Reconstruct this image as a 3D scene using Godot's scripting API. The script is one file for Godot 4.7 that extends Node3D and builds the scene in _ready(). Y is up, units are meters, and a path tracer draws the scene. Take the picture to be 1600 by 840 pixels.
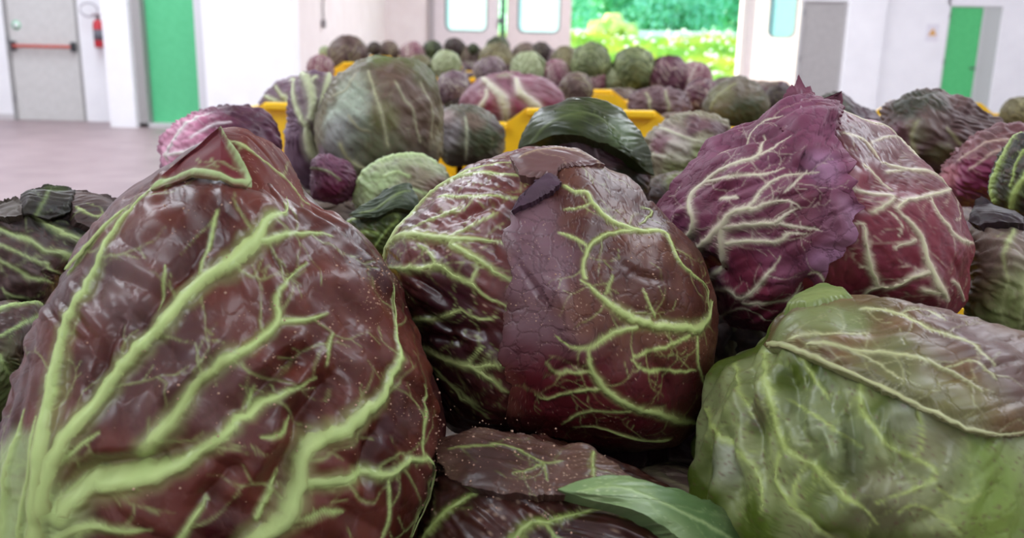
extends Node3D
# A packing hall full of yellow crates of radicchio. Units are metres, y is up, the view is along -z.
# Heads are lumpy balls wrapped in leaves. A leaf is laid out on its head in "disc" coordinates:
# the distance from the middle is the angle away from the head's own z axis (1 = a quarter turn), so that
# outlines and veins stay on the head's surface. Veins are ridged ribs with feathered side hairs.

var used := {}
var mats := {}
var rng := RandomNumberGenerator.new()

# x, z, width, length, label, energy
var LAMPS := [
	[-4.6, 3.0, 1.4, 4.0, "long ceiling light panel behind the camera on the left", 20.0],
	[4.6, 3.0, 1.4, 4.0, "long ceiling light panel behind the camera on the right", 20.0],
	[-4.6, -3.0, 1.4, 4.0, "long ceiling light panel over the left of the floor", 20.0],
	[4.6, -3.0, 1.4, 4.0, "long ceiling light panel over the right of the floor", 20.0],
	[-4.6, -9.0, 1.4, 4.0, "long ceiling light panel near the left block of doors", 20.0],
	[4.6, -9.0, 1.4, 4.0, "long ceiling light panel near the right block of doors", 20.0],
	[1.5, -15.0, 1.4, 4.0, "long ceiling light panel near the folding gate", 32.0],
]

func _ready() -> void:
	# --- camera
	var cam := Camera3D.new()
	cam.name = "camera"
	cam.fov = rad_to_deg(2.0 * atan(420.0 / 1350.0))
	cam.position = Vector3(0, 1.0, 0)
	cam.basis = Basis(Vector3.RIGHT, deg_to_rad(-13.7)) * Basis(Vector3.BACK, deg_to_rad(1.25))
	cam.near = 0.02
	var lens := CameraAttributesPhysical.new()
	lens.frustum_focal_length = 38.57
	lens.frustum_focus_distance = 0.45
	lens.frustum_near = 0.02
	lens.frustum_far = 200.0
	lens.exposure_aperture = 14.0
	cam.attributes = lens
	add_child(cam)
	cam.fov = rad_to_deg(2.0 * atan(420.0 / 1350.0))
	cam.current = true
	# --- sky, sun, exposure
	var env := Environment.new()
	env.background_mode = Environment.BG_SKY
	var sm := ProceduralSkyMaterial.new()
	sm.sky_top_color = Color("8fc4e8")
	sm.sky_horizon_color = Color("e4f2f4")
	sm.ground_bottom_color = Color("8a9070")
	sm.ground_horizon_color = Color("d5dccb")
	sm.sky_energy_multiplier = 1.5
	env.sky = Sky.new()
	env.sky.sky_material = sm
	env.tonemap_mode = Environment.TONE_MAPPER_LINEAR
	env.tonemap_exposure = 1.55
	env.sdfgi_enabled = true
	env.ssao_enabled = true
	env.ssil_enabled = true
	var we := WorldEnvironment.new()
	we.name = "world_environment"
	we.environment = env
	add_child(we)
	var sun := DirectionalLight3D.new()
	sun.name = "sun"
	sun.basis = Basis.looking_at(Vector3(0.8, -0.42, 0.45).normalized())
	sun.light_energy = 3.4
	sun.light_color = Color(1.0, 0.96, 0.86)
	sun.light_angular_distance = 0.6
	sun.shadow_enabled = true
	add_child(sun)
	build_lamps()
	# --- structure, then the things in it
	build_hall()
	build_outdoors()
	make_crate()
	build_crates()
	build_heads()
	build_far_heads()
	build_heaps()

# ---------------------------------------------------------------- naming
func numbered(called: String) -> String:
	var k: int = used.get(called, 0)
	used[called] = k + 1
	return called if k == 0 else "%s_%03d" % [called, k]

func tag(o: Node3D, label: String, category: String, group := "") -> Node3D:
	o.set_meta("label", label)
	o.set_meta("category", category)
	if group != "":
		o.set_meta("group", group)
	return o

func thing(called: String, label: String, category: String, at := Vector3.ZERO, group := "") -> Node3D:
	var o := Node3D.new()
	o.name = numbered(called)
	add_child(o)
	o.position = at
	return tag(o, label, category, group)

func obj(called: String, mesh: Mesh, mat: Material, parent: Node = self, at := Vector3.ZERO) -> MeshInstance3D:
	var o := MeshInstance3D.new()
	o.name = numbered(called) if parent == self else called
	o.mesh = mesh
	o.material_override = mat
	o.position = at
	parent.add_child(o, true)
	return o

func struct(called: String, mesh: Mesh, mat: Material, at := Vector3.ZERO) -> MeshInstance3D:
	var o := obj(called, mesh, mat, self, at)
	o.set_meta("kind", "structure")
	return o

func bx(x: float, y: float, z: float) -> BoxMesh:
	var b := BoxMesh.new()
	b.size = Vector3(x, y, z)
	return b

func cyl(r0: float, r1: float, h: float, n := 20) -> CylinderMesh:
	var c := CylinderMesh.new()
	c.bottom_radius = r0
	c.top_radius = r1
	c.height = h
	c.radial_segments = n
	c.rings = 1
	return c

# ---------------------------------------------------------------- materials
func mat(key: String, c: Color, rough := 0.6, metal := 0.0) -> StandardMaterial3D:
	if mats.has(key):
		return mats[key]
	var m := StandardMaterial3D.new()
	m.resource_name = key
	m.albedo_color = c
	m.roughness = rough
	m.metallic = metal
	mats[key] = m
	return m

func noise_tex(freq: float, oct: int, normal: bool, strength := 4.0, ramp: Gradient = null, sd := 1) -> NoiseTexture2D:
	var n := FastNoiseLite.new()
	n.seed = sd
	n.frequency = freq
	n.fractal_octaves = oct
	var t := NoiseTexture2D.new()
	t.width = 512
	t.height = 512
	t.seamless = true
	t.noise = n
	t.as_normal_map = normal
	t.bump_strength = strength
	if ramp:
		t.color_ramp = ramp
	return t

func ramp(a: Color, b: Color) -> Gradient:
	var g := Gradient.new()
	g.set_color(0, a)
	g.set_color(1, b)
	return g

func surface_mat(key: String, a: Color, b: Color, freq: float, scale: float, rough: float, bump := 0.0) -> StandardMaterial3D:
	if mats.has(key):
		return mats[key]
	var m := mat(key, Color.WHITE, rough)
	m.albedo_texture = noise_tex(freq, 5, false, 1.0, ramp(a, b), key.hash() % 1000)
	m.uv1_triplanar = true
	m.uv1_world_triplanar = true
	m.uv1_scale = Vector3.ONE * scale
	if bump > 0.0:
		m.normal_enabled = true
		m.normal_scale = bump
		m.normal_texture = noise_tex(freq * 2.0, 4, true, 6.0, null, 7)
	return m

func leaf_mat(key: String, rough: float, bump: float, spec := 0.42, backlight := 0.0) -> StandardMaterial3D:
	if mats.has(key):
		return mats[key]
	var m := mat(key, Color.WHITE, rough)
	m.vertex_color_use_as_albedo = true
	m.metallic_specular = spec
	m.normal_enabled = true
	m.normal_scale = bump
	if not mats.has("leaf_relief"):
		mats["leaf_relief"] = noise_tex(0.02, 4, true, 5.0, null, 11)
	m.normal_texture = mats["leaf_relief"]
	m.uv1_triplanar = true
	m.uv1_scale = Vector3.ONE * 22.0
	if backlight > 0.0:
		m.backlight_enabled = true
		m.backlight = Color(backlight, backlight, backlight * 0.7)
	return m

# ---------------------------------------------------------------- heads and leaves
class Head:
	var node: Node3D
	var raz := PackedFloat32Array()
	var rz := 0.08
	var rb := 0.08
	var lump := 0.002
	var sd := 1
	var n1: FastNoiseLite
	func setup() -> void:
		n1 = FastNoiseLite.new()
		n1.noise_type = FastNoiseLite.TYPE_SIMPLEX_SMOOTH
		n1.seed = sd
		n1.frequency = 16.0
		n1.fractal_octaves = 2
	func rad(phi: float) -> float:
		var n := raz.size()
		var t := fposmod(phi / TAU, 1.0) * n
		var i := int(t)
		var f := t - i
		return lerpf(raz[i % n], raz[(i + 1) % n], f)
	func mean() -> float:
		var s := 0.0
		for r in raz:
			s += r
		return s / raz.size()

const WRINKLE := 0.5
const TONE := 0.63

class Leaf:
	var h: Head
	var ctr := Vector2.ZERO
	var tab := PackedFloat32Array()
	var free := false
	var flare := 9.0
	var slope := 0.35
	var off := 0.0
	var eoff := 0.0
	var edge := 0.0
	var puck := 0.0
	var wr := 0.0
	var wdir := 0.0
	var wf := Vector2(2, 9)
	var rib := 0.0
	var cell := 0.0
	var R := 8
	var ext := 1.3
	var hf := PackedFloat32Array()
	var mf := PackedFloat32Array()
	var df := PackedFloat32Array()
	var n2: FastNoiseLite
	var n3: FastNoiseLite
	var n4: FastNoiseLite
	var last_mask := 0.0
	var last_cell := 0.0
	var last_wr := 0.0
	func setup(sd: int, cf: float) -> void:
		n2 = FastNoiseLite.new()
		n2.seed = sd + 3
		n2.frequency = 30.0
		n2.fractal_octaves = 2
		n3 = FastNoiseLite.new()
		n3.seed = sd + 5
		n3.frequency = 1.0
		n3.fractal_octaves = 2
		n4 = FastNoiseLite.new()
		n4.seed = sd + 8
		n4.noise_type = FastNoiseLite.TYPE_CELLULAR
		n4.cellular_return_type = FastNoiseLite.RETURN_DISTANCE2_SUB
		n4.frequency = cf
		n4.fractal_type = FastNoiseLite.FRACTAL_NONE
		n4.domain_warp_enabled = true
		n4.domain_warp_amplitude = 0.4 / cf
		n4.domain_warp_frequency = cf * 0.7
	func bound(ang: float) -> float:
		var n := tab.size()
		if n == 0:
			return 2.0
		var t := fposmod(ang / TAU, 1.0) * n
		var i := int(t)
		return lerpf(tab[i % n], tab[(i + 1) % n], t - i)
	func shell(d: Vector2) -> Vector3:
		var a := d.length()
		var phi := atan2(d.y, d.x)
		var r := h.rad(phi)
		var dir := d / a if a > 0.00001 else Vector2(1, 0)
		var e := 0.0
		var al := a
		if a > flare:
			e = (a - flare) * r * PI / 2.0
			al = flare
		var th := al * PI / 2.0
		var c := cos(th)
		var q := r * sin(th) + e * cos(slope)
		return Vector3(dir.x * q, dir.y * q, c * (h.rz if c > 0.0 else h.rb) - e * sin(slope))
	func surf(d: Vector2, rho: float, tuck: float) -> Vector3:
		var p := shell(d)
		var n := p.normalized()
		var o := lerpf(off, eoff, smoothstep(0.72, 1.0, rho)) + h.n1.get_noise_3dv(p) * h.lump
		var mask := 0.0
		if R > 8:
			var fx := clampf((d.x / ext * 0.5 + 0.5) * R, 0.0, R - 2.0)
			var fy := clampf((d.y / ext * 0.5 + 0.5) * R, 0.0, R - 2.0)
			var ix := int(fx)
			var iy := int(fy)
			fx -= ix
			fy -= iy
			var k := iy * R + ix
			var hh := lerpf(lerpf(hf[k], hf[k + 1], fx), lerpf(hf[k + R], hf[k + R + 1], fx), fy)
			mask = lerpf(lerpf(mf[k], mf[k + 1], fx), lerpf(mf[k + R], mf[k + R + 1], fx), fy)
			o += hh * rib
			if df.size():
				o -= lerpf(lerpf(df[k], df[k + 1], fx), lerpf(df[k + R], df[k + R + 1], fx), fy)
		last_mask = mask
		if puck > 0.0:
			o += n2.get_noise_3dv(p) * puck * (1.0 - 0.6 * mask)
		if wr > 0.0:
			var w := d.rotated(wdir)
			var v := n3.get_noise_2d(w.x * wf.x, w.y * wf.y)
			last_wr = v
			o += (sqrt(v * v + 0.01) * 2.0 - 0.4) * wr * WRINKLE * (1.0 - 0.5 * mask)
		if cell > 0.0:
			var cv := n4.get_noise_3dv(p) + 1.0
			last_cell = clampf(1.0 - cv / 0.1, 0.0, 1.0)
			o -= last_cell * cell
		if rho > 0.6 and edge != 0.0:
			var q := d - ctr
			var an := atan2(q.y, q.x)
			o += edge * smoothstep(0.72, 1.0, rho) * (0.8 + 0.45 * sin(an * 3.0 + h.sd) * sin(an * 7.0 + 1.3 * h.sd))
		o -= tuck
		return p + n * o

func smooth_path(pts: Array, step: float) -> Array:
	# Catmull-Rom through Vector3(x, y, width) points
	var res := []
	var n := pts.size()
	for i in n - 1:
		var p0: Vector3 = pts[maxi(i - 1, 0)]
		var p1: Vector3 = pts[i]
		var p2: Vector3 = pts[i + 1]
		var p3: Vector3 = pts[mini(i + 2, n - 1)]
		var len := Vector2(p2.x - p1.x, p2.y - p1.y).length()
		var m := maxi(1, int(ceil(len / step)))
		for k in m:
			var t := float(k) / m
			res.append(0.5 * (2.0 * p1 + (p2 - p0) * t + (2.0 * p0 - 5.0 * p1 + 4.0 * p2 - p3) * t * t + (3.0 * p1 - p0 - 3.0 * p2 + p3) * t * t * t))
	res.append(pts[n - 1])
	return res

func splat(L: Leaf, a: Vector2, b: Vector2, wa: float, wb: float, amp: float, halo: float) -> void:
	# raises the ridge and the colour mask along one piece of a vein; widths are half widths in disc units
	var R := L.R
	var sc := R / (2.0 * L.ext)
	var reach := maxf(wa, wb) * (1.3 + halo) + 1.2 / sc
	var x0 := clampi(int((minf(a.x, b.x) - reach + L.ext) * sc), 0, R - 1)
	var x1 := clampi(int((maxf(a.x, b.x) + reach + L.ext) * sc) + 1, 0, R - 1)
	var y0 := clampi(int((minf(a.y, b.y) - reach + L.ext) * sc), 0, R - 1)
	var y1 := clampi(int((maxf(a.y, b.y) + reach + L.ext) * sc) + 1, 0, R - 1)
	var ab := b - a
	var ll := maxf(ab.length_squared(), 0.0000001)
	var soft := 0.7 / sc
	for y in range(y0, y1 + 1):
		var py := (y) / sc - L.ext
		for x in range(x0, x1 + 1):
			var px := (x) / sc - L.ext
			var t := clampf(((px - a.x) * ab.x + (py - a.y) * ab.y) / ll, 0.0, 1.0)
			var dx := px - a.x - ab.x * t
			var dy := py - a.y - ab.y * t
			var dist := sqrt(dx * dx + dy * dy)
			var w := lerpf(wa, wb, t) + soft * 0.4
			var q := dist / w
			if q < 1.3 + halo:
				var k := y * R + x
				var v := amp * (1.0 - smoothstep(0.5, 1.05, q))
				if halo > 0.0:
					v = maxf(v, 0.28 * amp * (1.0 - smoothstep(0.9, 1.3 + halo, q)))
				if v > L.mf[k]:
					L.mf[k] = v
				var hv := amp * w * maxf(0.0, 1.0 - q * q * 0.8)
				if hv > L.hf[k]:
					L.hf[k] = hv

func fold(L: Leaf, a: Vector2, b: Vector2, wa: float, wb: float, depth: float) -> void:
	# presses a soft valley into the sheet along one piece of a crease
	var R := L.R
	var sc := R / (2.0 * L.ext)
	var reach := maxf(wa, wb) + 1.0 / sc
	var ab := b - a
	var ll := maxf(ab.length_squared(), 0.0000001)
	for y in range(clampi(int((minf(a.y, b.y) - reach + L.ext) * sc), 0, R - 1), clampi(int((maxf(a.y, b.y) + reach + L.ext) * sc) + 1, 0, R - 1) + 1):
		var py := y / sc - L.ext
		for x in range(clampi(int((minf(a.x, b.x) - reach + L.ext) * sc), 0, R - 1), clampi(int((maxf(a.x, b.x) + reach + L.ext) * sc) + 1, 0, R - 1) + 1):
			var px := x / sc - L.ext
			var t := clampf(((px - a.x) * ab.x + (py - a.y) * ab.y) / ll, 0.0, 1.0)
			var dist := Vector2(px - a.x - ab.x * t, py - a.y - ab.y * t).length()
			var q := dist / lerpf(wa, wb, t)
			if q < 1.0:
				var v := depth * (1.0 - q * q) * (1.0 - q)
				var k := y * R + x
				if absf(v) > absf(L.df[k]):
					L.df[k] = v

func make_leaf(h: Head, called: String, o: Dictionary, outline: Array, veins: Array, parent: Node3D = null) -> MeshInstance3D:
	var L := Leaf.new()
	L.h = h
	var unit := 1.0 / (h.mean() * PI / 2.0)      # metres to disc units
	var sd: int = o.get("seed", h.sd)
	L.setup(sd, o.get("cellf", 90.0))
	L.off = o.get("off", 0.0)
	L.eoff = o.get("eoff", L.off * 0.4)
	L.edge = o.get("edge", 0.0)
	L.puck = o.get("puck", 0.0012)
	L.wr = o.get("wr", 0.0)
	L.wdir = o.get("wdir", 0.0)
	L.wf = o.get("wf", Vector2(2.0, 9.0))
	L.cell = o.get("cell", 0.0)
	L.free = o.get("free", false)
	L.flare = o.get("flare", 9.0)
	L.slope = o.get("slope", 0.35)
	L.rib = o.get("rib", 0.55) / unit
	L.R = o.get("R", 360)
	L.ext = o.get("ext", 1.25)
	var r2 := RandomNumberGenerator.new()
	r2.seed = sd * 77 + 5
	var poly := PackedVector2Array()
	for i in range(0, outline.size(), 2):
		poly.append(Vector2(outline[i], outline[i + 1]) / 1000.0)
	var amax: float = o.get("amax", 1.97)
	if poly.size():
		var mn := poly[0]
		var mx := poly[0]
		for p in poly:
			mn = mn.min(p)
			mx = mx.max(p)
		L.ctr = (mn + mx) * 0.5
		if o.has("ctr"):
			L.ctr = o.ctr
		var tn := 720
		L.tab.resize(tn)
		var jag: float = o.get("jag", 0.004)
		var jn := FastNoiseLite.new()
		jn.seed = sd
		jn.frequency = 0.05
		jn.fractal_octaves = 3
		for i in tn:
			var dir := Vector2.from_angle(TAU * i / tn)
			var best := 0.01
			for k in poly.size():
				var hit = Geometry2D.segment_intersects_segment(L.ctr, L.ctr + dir * 5.0, poly[k], poly[(k + 1) % poly.size()])
				if hit != null:
					best = maxf(best, (hit - L.ctr).length())
			L.tab[i] = best + jn.get_noise_2d(absf(i - tn * 0.5), 3.0) * jag * 2.0
	# --- veins into the raster
	L.hf.resize(L.R * L.R)
	L.mf.resize(L.R * L.R)
	var paths := []
	for v in veins:
		var pts := []
		for i in range(0, v.size(), 3):
			pts.append(Vector3(v[i] / 1000.0, v[i + 1] / 1000.0, v[i + 2] / 20000.0 * unit))   # widths are tenths of a millimetre
		var path := smooth_path(pts, 0.022)
		for i in path.size():
			if i > 0 and i < path.size() - 1:
				path[i] += Vector3(r2.randfn(0, 0.0018), r2.randfn(0, 0.0018), 0)
		var pn := path.size()
		for i in pn:
			var t := float(i) / maxf(pn - 1, 1)
			if path[pn - 1].z < 0.7 * path[0].z or path[0].z * 20000.0 / unit < 18.0:
				path[i].z *= lerpf(1.0, 0.25, smoothstep(0.72, 1.0, t))
			if path[0].z < 0.7 * path[pn - 1].z or path[0].z * 20000.0 / unit < 14.0:
				path[i].z *= lerpf(0.3, 1.0, smoothstep(0.0, 0.2, t))
		paths.append(path)
	if o.has("creases"):
		L.df.resize(L.R * L.R)
		for c in o.creases:
			var pts := []
			for i in range(1, c.size(), 3):
				pts.append(Vector3(c[i] / 1000.0, c[i + 1] / 1000.0, c[i + 2] / 20000.0 * unit))
			var path := smooth_path(pts, 0.03)
			for i in path.size() - 1:
				var e := clampf(minf(i, path.size() - 2 - i) / (path.size() * 0.25), 0.15, 1.0)
				fold(L, Vector2(path[i].x, path[i].y), Vector2(path[i + 1].x, path[i + 1].y), path[i].z, path[i + 1].z, c[0] * 0.0001 * e)
	var feather: float = o.get("feather", 1.0)
	for path in paths:
		var run := 0.0
		var nextb := r2.randf_range(0.03, 0.1)
		var side := 1.0
		for i in path.size() - 1:
			var a := Vector2(path[i].x, path[i].y)
			var b := Vector2(path[i + 1].x, path[i + 1].y)
			var w0: float = path[i].z * r2.randf_range(0.8, 1.2)
			var w1: float = path[i + 1].z * r2.randf_range(0.8, 1.2)
			splat(L, a, b, w0, w1, 1.0, 0.9)
			var ab := b - a
			var dir := ab.normalized()
			if feather > 0.0:
				for s in [-1.0, 1.0]:
					for k in 2:
						var q := a + ab * r2.randf()
						var hd := dir.rotated(s * r2.randf_range(0.6, 1.3))
						var hl := (w0 * r2.randf_range(0.9, 1.6) + 0.003) * feather
						splat(L, q, q + hd * hl, w0 * 0.22 + 0.0008, 0.0005, 0.8, 0.0)
			run += ab.length()
			var twig: float = o.get("twig", 1.0)
			if twig > 0.0 and run > nextb:
				nextb = run + r2.randf_range(0.05, 0.13) / twig
				side = -side
				var q := a
				var hd := dir.rotated(side * r2.randf_range(0.7, 1.2))
				var steps := r2.randi_range(4, 10)
				var tw := minf(w0 * 0.16, 0.0022) + 0.0007
				for k in steps:
					var nq := q + hd * r2.randf_range(0.016, 0.028)
					splat(L, q, nq, tw * (1.0 - float(k) / steps), tw * (1.0 - (k + 1.0) / steps), 0.6 * (1.0 - 0.7 * k / steps), 0.5)
					if k > 1 and r2.randf() < 0.4:
						var fd := hd.rotated(r2.randf_range(0.5, 1.0) * (1.0 if r2.randf() < 0.5 else -1.0))
						splat(L, nq, nq + fd * r2.randf_range(0.02, 0.05), tw * 0.5, 0.0006, 0.5, 0.0)
					q = nq
					hd = hd.rotated(r2.randf_range(-0.45, 0.45) - side * 0.05)
	# --- the sheet itself
	var N: int = o.get("n", 60)
	var W := 2 * N + 1
	var vs := PackedVector3Array()
	var cs := PackedColorArray()
	var ns := PackedVector3Array()
	vs.resize(W * W)
	cs.resize(W * W)
	ns.resize(W * W)
	var c1: Color = Color(o.get("c1", "553331")).srgb_to_linear() * TONE
	var c2: Color = Color(o.get("c2", "6e4745")).srgb_to_linear() * TONE
	var cv: Color = Color(o.get("cv", "b9cc84")).srgb_to_linear() * 0.72
	var cfi: Color = Color(o.get("cf", "7d5a55")).srgb_to_linear() * TONE
	var cgain: float = o.get("cgain", 1.4)
	var fine: float = o.get("fine", 0.35)
	var cn := FastNoiseLite.new()
	cn.seed = sd + 21
	cn.frequency = o.get("cfreq", 22.0)
	cn.fractal_octaves = 4
	var blobs: Array = o.get("blobs", [])
	var bl := []
	for b in blobs:
		bl.append([Vector2(b[0], b[1]) / 1000.0, b[2] / 1000.0, Color(b[3]).srgb_to_linear() * TONE, b[4] if b.size() > 4 else 0.9])
	var spots: float = o.get("spots", 0.0)
	var sn := FastNoiseLite.new()
	sn.seed = sd + 40
	sn.frequency = o.get("spotf", 800.0)
	sn.fractal_octaves = 2
	var csp: Color = Color(o.get("csp", "b59c86")).srgb_to_linear()
	var closed: bool = poly.size() == 0
	for j in W:
		for i in W:
			var u := float(i - N) / N
			var v := float(j - N) / N
			var m := maxf(absf(u), absf(v))
			var rho := m
			var tuck := 0.0
			var d := L.ctr
			if m > 0.0:
				# even out the square's corners before laying it on the disc
				var uu := u / m
				var vv := v / m
				var ang := atan2(vv * (1.0 if absf(vv) > 0.999 else tan(absf(vv) * PI / 4.0) / maxf(absf(vv), 0.0001)), uu * (1.0 if absf(uu) > 0.999 else tan(absf(uu) * PI / 4.0) / maxf(absf(uu), 0.0001)))
				var dir := Vector2.from_angle(ang)
				if closed:
					var a := 0.0
					if m < 0.9:
						a = m / 0.9 * minf(1.12, amax)
					else:
						a = 1.12 + (m - 0.9) / 0.1 * (amax - 1.12)
					d = dir * a
					rho = 0.0
				else:
					var ring := maxi(absi(i - N), absi(j - N))
					if ring == N:
						tuck = 0.0012 if L.free else L.eoff + 0.003
					rho = minf(float(ring) / (N - 1), 1.0)
					d = L.ctr + dir * L.bound(ang) * rho
			var k := j * W + i
			var p := L.surf(d, rho, tuck)
			vs[k] = p
			var nv := cn.get_noise_3dv(p)
			var c := c1.lerp(c2, clampf(0.5 + nv * cgain, 0.0, 1.0))
			for b in bl:
				var q: float = (d - b[0]).length() / b[1] + nv * 0.55
				if q < 2.0:
					c = c.lerp(b[2], b[3] * (1.0 - smoothstep(0.5, 1.4, q)))
			if fine > 0.0 and L.cell > 0.0:
				c = c.lerp(cfi, fine * L.last_cell)
			if L.last_mask > 0.0:
				c = c.lerp(cv, clampf(L.last_mask, 0.0, 1.0) * 0.93)
			if spots > 0.0:
				var sv := sn.get_noise_3dv(p) + 0.25 * nv
				if sv > 0.62 - spots * 0.3:
					c = c.lerp(csp, clampf((sv - 0.62 + spots * 0.3) * 7.0, 0.0, 0.6))
			cs[k] = c
	for j in W:
		for i in W:
			var k := j * W + i
			var dx := vs[j * W + mini(i + 1, W - 1)] - vs[j * W + maxi(i - 1, 0)]
			var dy := vs[mini(j + 1, W - 1) * W + i] - vs[maxi(j - 1, 0) * W + i]
			var nn := dx.cross(dy)
			ns[k] = nn.normalized() if nn.length_squared() > 1e-16 else vs[k].normalized()
	var idx := PackedInt32Array()
	idx.resize((W - 1) * (W - 1) * 6)
	var w := 0
	for j in W - 1:
		for i in W - 1:
			var a := j * W + i
			idx[w] = a
			idx[w + 1] = a + W
			idx[w + 2] = a + 1
			idx[w + 3] = a + 1
			idx[w + 4] = a + W
			idx[w + 5] = a + W + 1
			w += 6
	var arr := []
	arr.resize(Mesh.ARRAY_MAX)
	arr[Mesh.ARRAY_VERTEX] = vs
	arr[Mesh.ARRAY_NORMAL] = ns
	arr[Mesh.ARRAY_COLOR] = cs
	arr[Mesh.ARRAY_INDEX] = idx
	var am := ArrayMesh.new()
	am.add_surface_from_arrays(Mesh.PRIMITIVE_TRIANGLES, arr)
	var lm: StandardMaterial3D = o.get("mat", leaf_mat("leaf_glossy", 0.36, 0.1))
	var node := obj(called, am, lm, parent if parent else h.node)
	if o.has("grit"):
		# crumbs of soil clinging to the leaf
		var mm := MultiMesh.new()
		mm.transform_format = MultiMesh.TRANSFORM_3D
		var ball := SphereMesh.new()
		ball.radius = 0.00034
		ball.height = 0.0006
		ball.radial_segments = 7
		ball.rings = 4
		mm.mesh = ball
		var spots_at := []
		for g in o.grit:
			for k in int(g[3]):
				var q: Vector2 = Vector2(g[0], g[1]) / 1000.0 + Vector2(r2.randfn(), r2.randfn()) * g[2] / 1400.0
				spots_at.append(L.surf(q, 0.3, 0.0))
		mm.instance_count = spots_at.size()
		for k in spots_at.size():
			mm.set_instance_transform(k, Transform3D(Basis().scaled(Vector3.ONE * (0.5 + pow(r2.randf(), 3.0) * 1.3)), spots_at[k]))
		var go := MultiMeshInstance3D.new()
		go.name = "soil_grit"
		go.multimesh = mm
		go.material_override = mat("soil", Color("a58570"), 0.9)
		go.set_meta("kind", "stuff")
		node.add_child(go)
	# --- thick veins as ribs of their own
	var least: float = o.get("least", 0.0016) * 0.5 * unit
	for path in paths:
		var big := 0.0
		for q in path:
			big = maxf(big, q.z)
		if big < least or path.size() < 3:
			continue
		var tube := rib_mesh(L, path, o.get("tall", 0.3), cv, c2, r2)
		obj("vein", tube, leaf_mat("vein_skin", 0.5, 0.25), node)
	return node

func rib_mesh(L: Leaf, path: Array, tall: float, cv: Color, c2: Color, r2: RandomNumberGenerator) -> ArrayMesh:
	var K := 7
	var vs := PackedVector3Array()
	var cs := PackedColorArray()
	var n := path.size()
	var tone := r2.randf_range(0.92, 1.06)
	for i in n:
		var p := Vector2(path[i].x, path[i].y)
		var q0 := Vector2(path[maxi(i - 1, 0)].x, path[maxi(i - 1, 0)].y)
		var q1 := Vector2(path[mini(i + 1, n - 1)].x, path[mini(i + 1, n - 1)].y)
		var dir := (q1 - q0).normalized()
		var per := Vector2(-dir.y, dir.x)
		var wj: float = path[i].z * r2.randf_range(0.78, 1.16) * 0.9
		if i == 0 or i == n - 1:
			wj *= 0.35
		var mid := L.surf(p, 0.5, 0.0)
		var up := mid.normalized()
		var sl := L.surf(p + per * wj, 0.5, 0.0001)
		var sr := L.surf(p - per * wj, 0.5, 0.0001)
		var half := (sl - sr).length() * 0.5
		for k in K:
			var t := PI * k / (K - 1.0)
			var x := cos(t)
			var base := mid + (sl - mid) * x if x > 0.0 else mid + (sr - mid) * -x
			vs.append(base + up * (half * tall * pow(sin(t), 0.8) * 0.9 - 0.0002))
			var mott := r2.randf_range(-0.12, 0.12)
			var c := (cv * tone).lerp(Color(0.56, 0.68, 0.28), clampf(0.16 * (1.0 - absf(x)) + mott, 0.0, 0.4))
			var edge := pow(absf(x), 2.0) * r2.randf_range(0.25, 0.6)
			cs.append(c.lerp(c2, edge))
	var ns := PackedVector3Array()
	var idx := PackedInt32Array()
	for i in n:
		for k in K:
			var da := vs[mini(i + 1, n - 1) * K + k] - vs[maxi(i - 1, 0) * K + k]
			var dk := vs[i * K + mini(k + 1, K - 1)] - vs[i * K + maxi(k - 1, 0)]
			var nn := dk.cross(da)
			ns.append(nn.normalized() if nn.length_squared() > 1e-18 else vs[i * K + k].normalized())
	for i in n - 1:
		for k in K - 1:
			var a := i * K + k
			idx.append_array([a, a + K, a + 1, a + 1, a + K, a + K + 1])
	var arr := []
	arr.resize(Mesh.ARRAY_MAX)
	arr[Mesh.ARRAY_VERTEX] = vs
	arr[Mesh.ARRAY_NORMAL] = ns
	arr[Mesh.ARRAY_COLOR] = cs
	arr[Mesh.ARRAY_INDEX] = idx
	var am := ArrayMesh.new()
	am.add_surface_from_arrays(Mesh.PRIMITIVE_TRIANGLES, arr)
	return am

func make_head(label: String, at: Vector3, x: Vector3, y: Vector3, raz: Array, rz: float, rb: float, lump: float, sd: int, group := "") -> Head:
	var h := Head.new()
	h.node = thing("radicchio_head", label, "radicchio", at, group)
	h.node.basis = Basis(x, y, x.cross(y)).orthonormalized()
	for r in raz:
		h.raz.append(r / 10000.0)                 # tenths of a millimetre
	h.rz = rz
	h.rb = rb
	h.lump = lump
	h.sd = sd
	h.setup()
	return h

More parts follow.
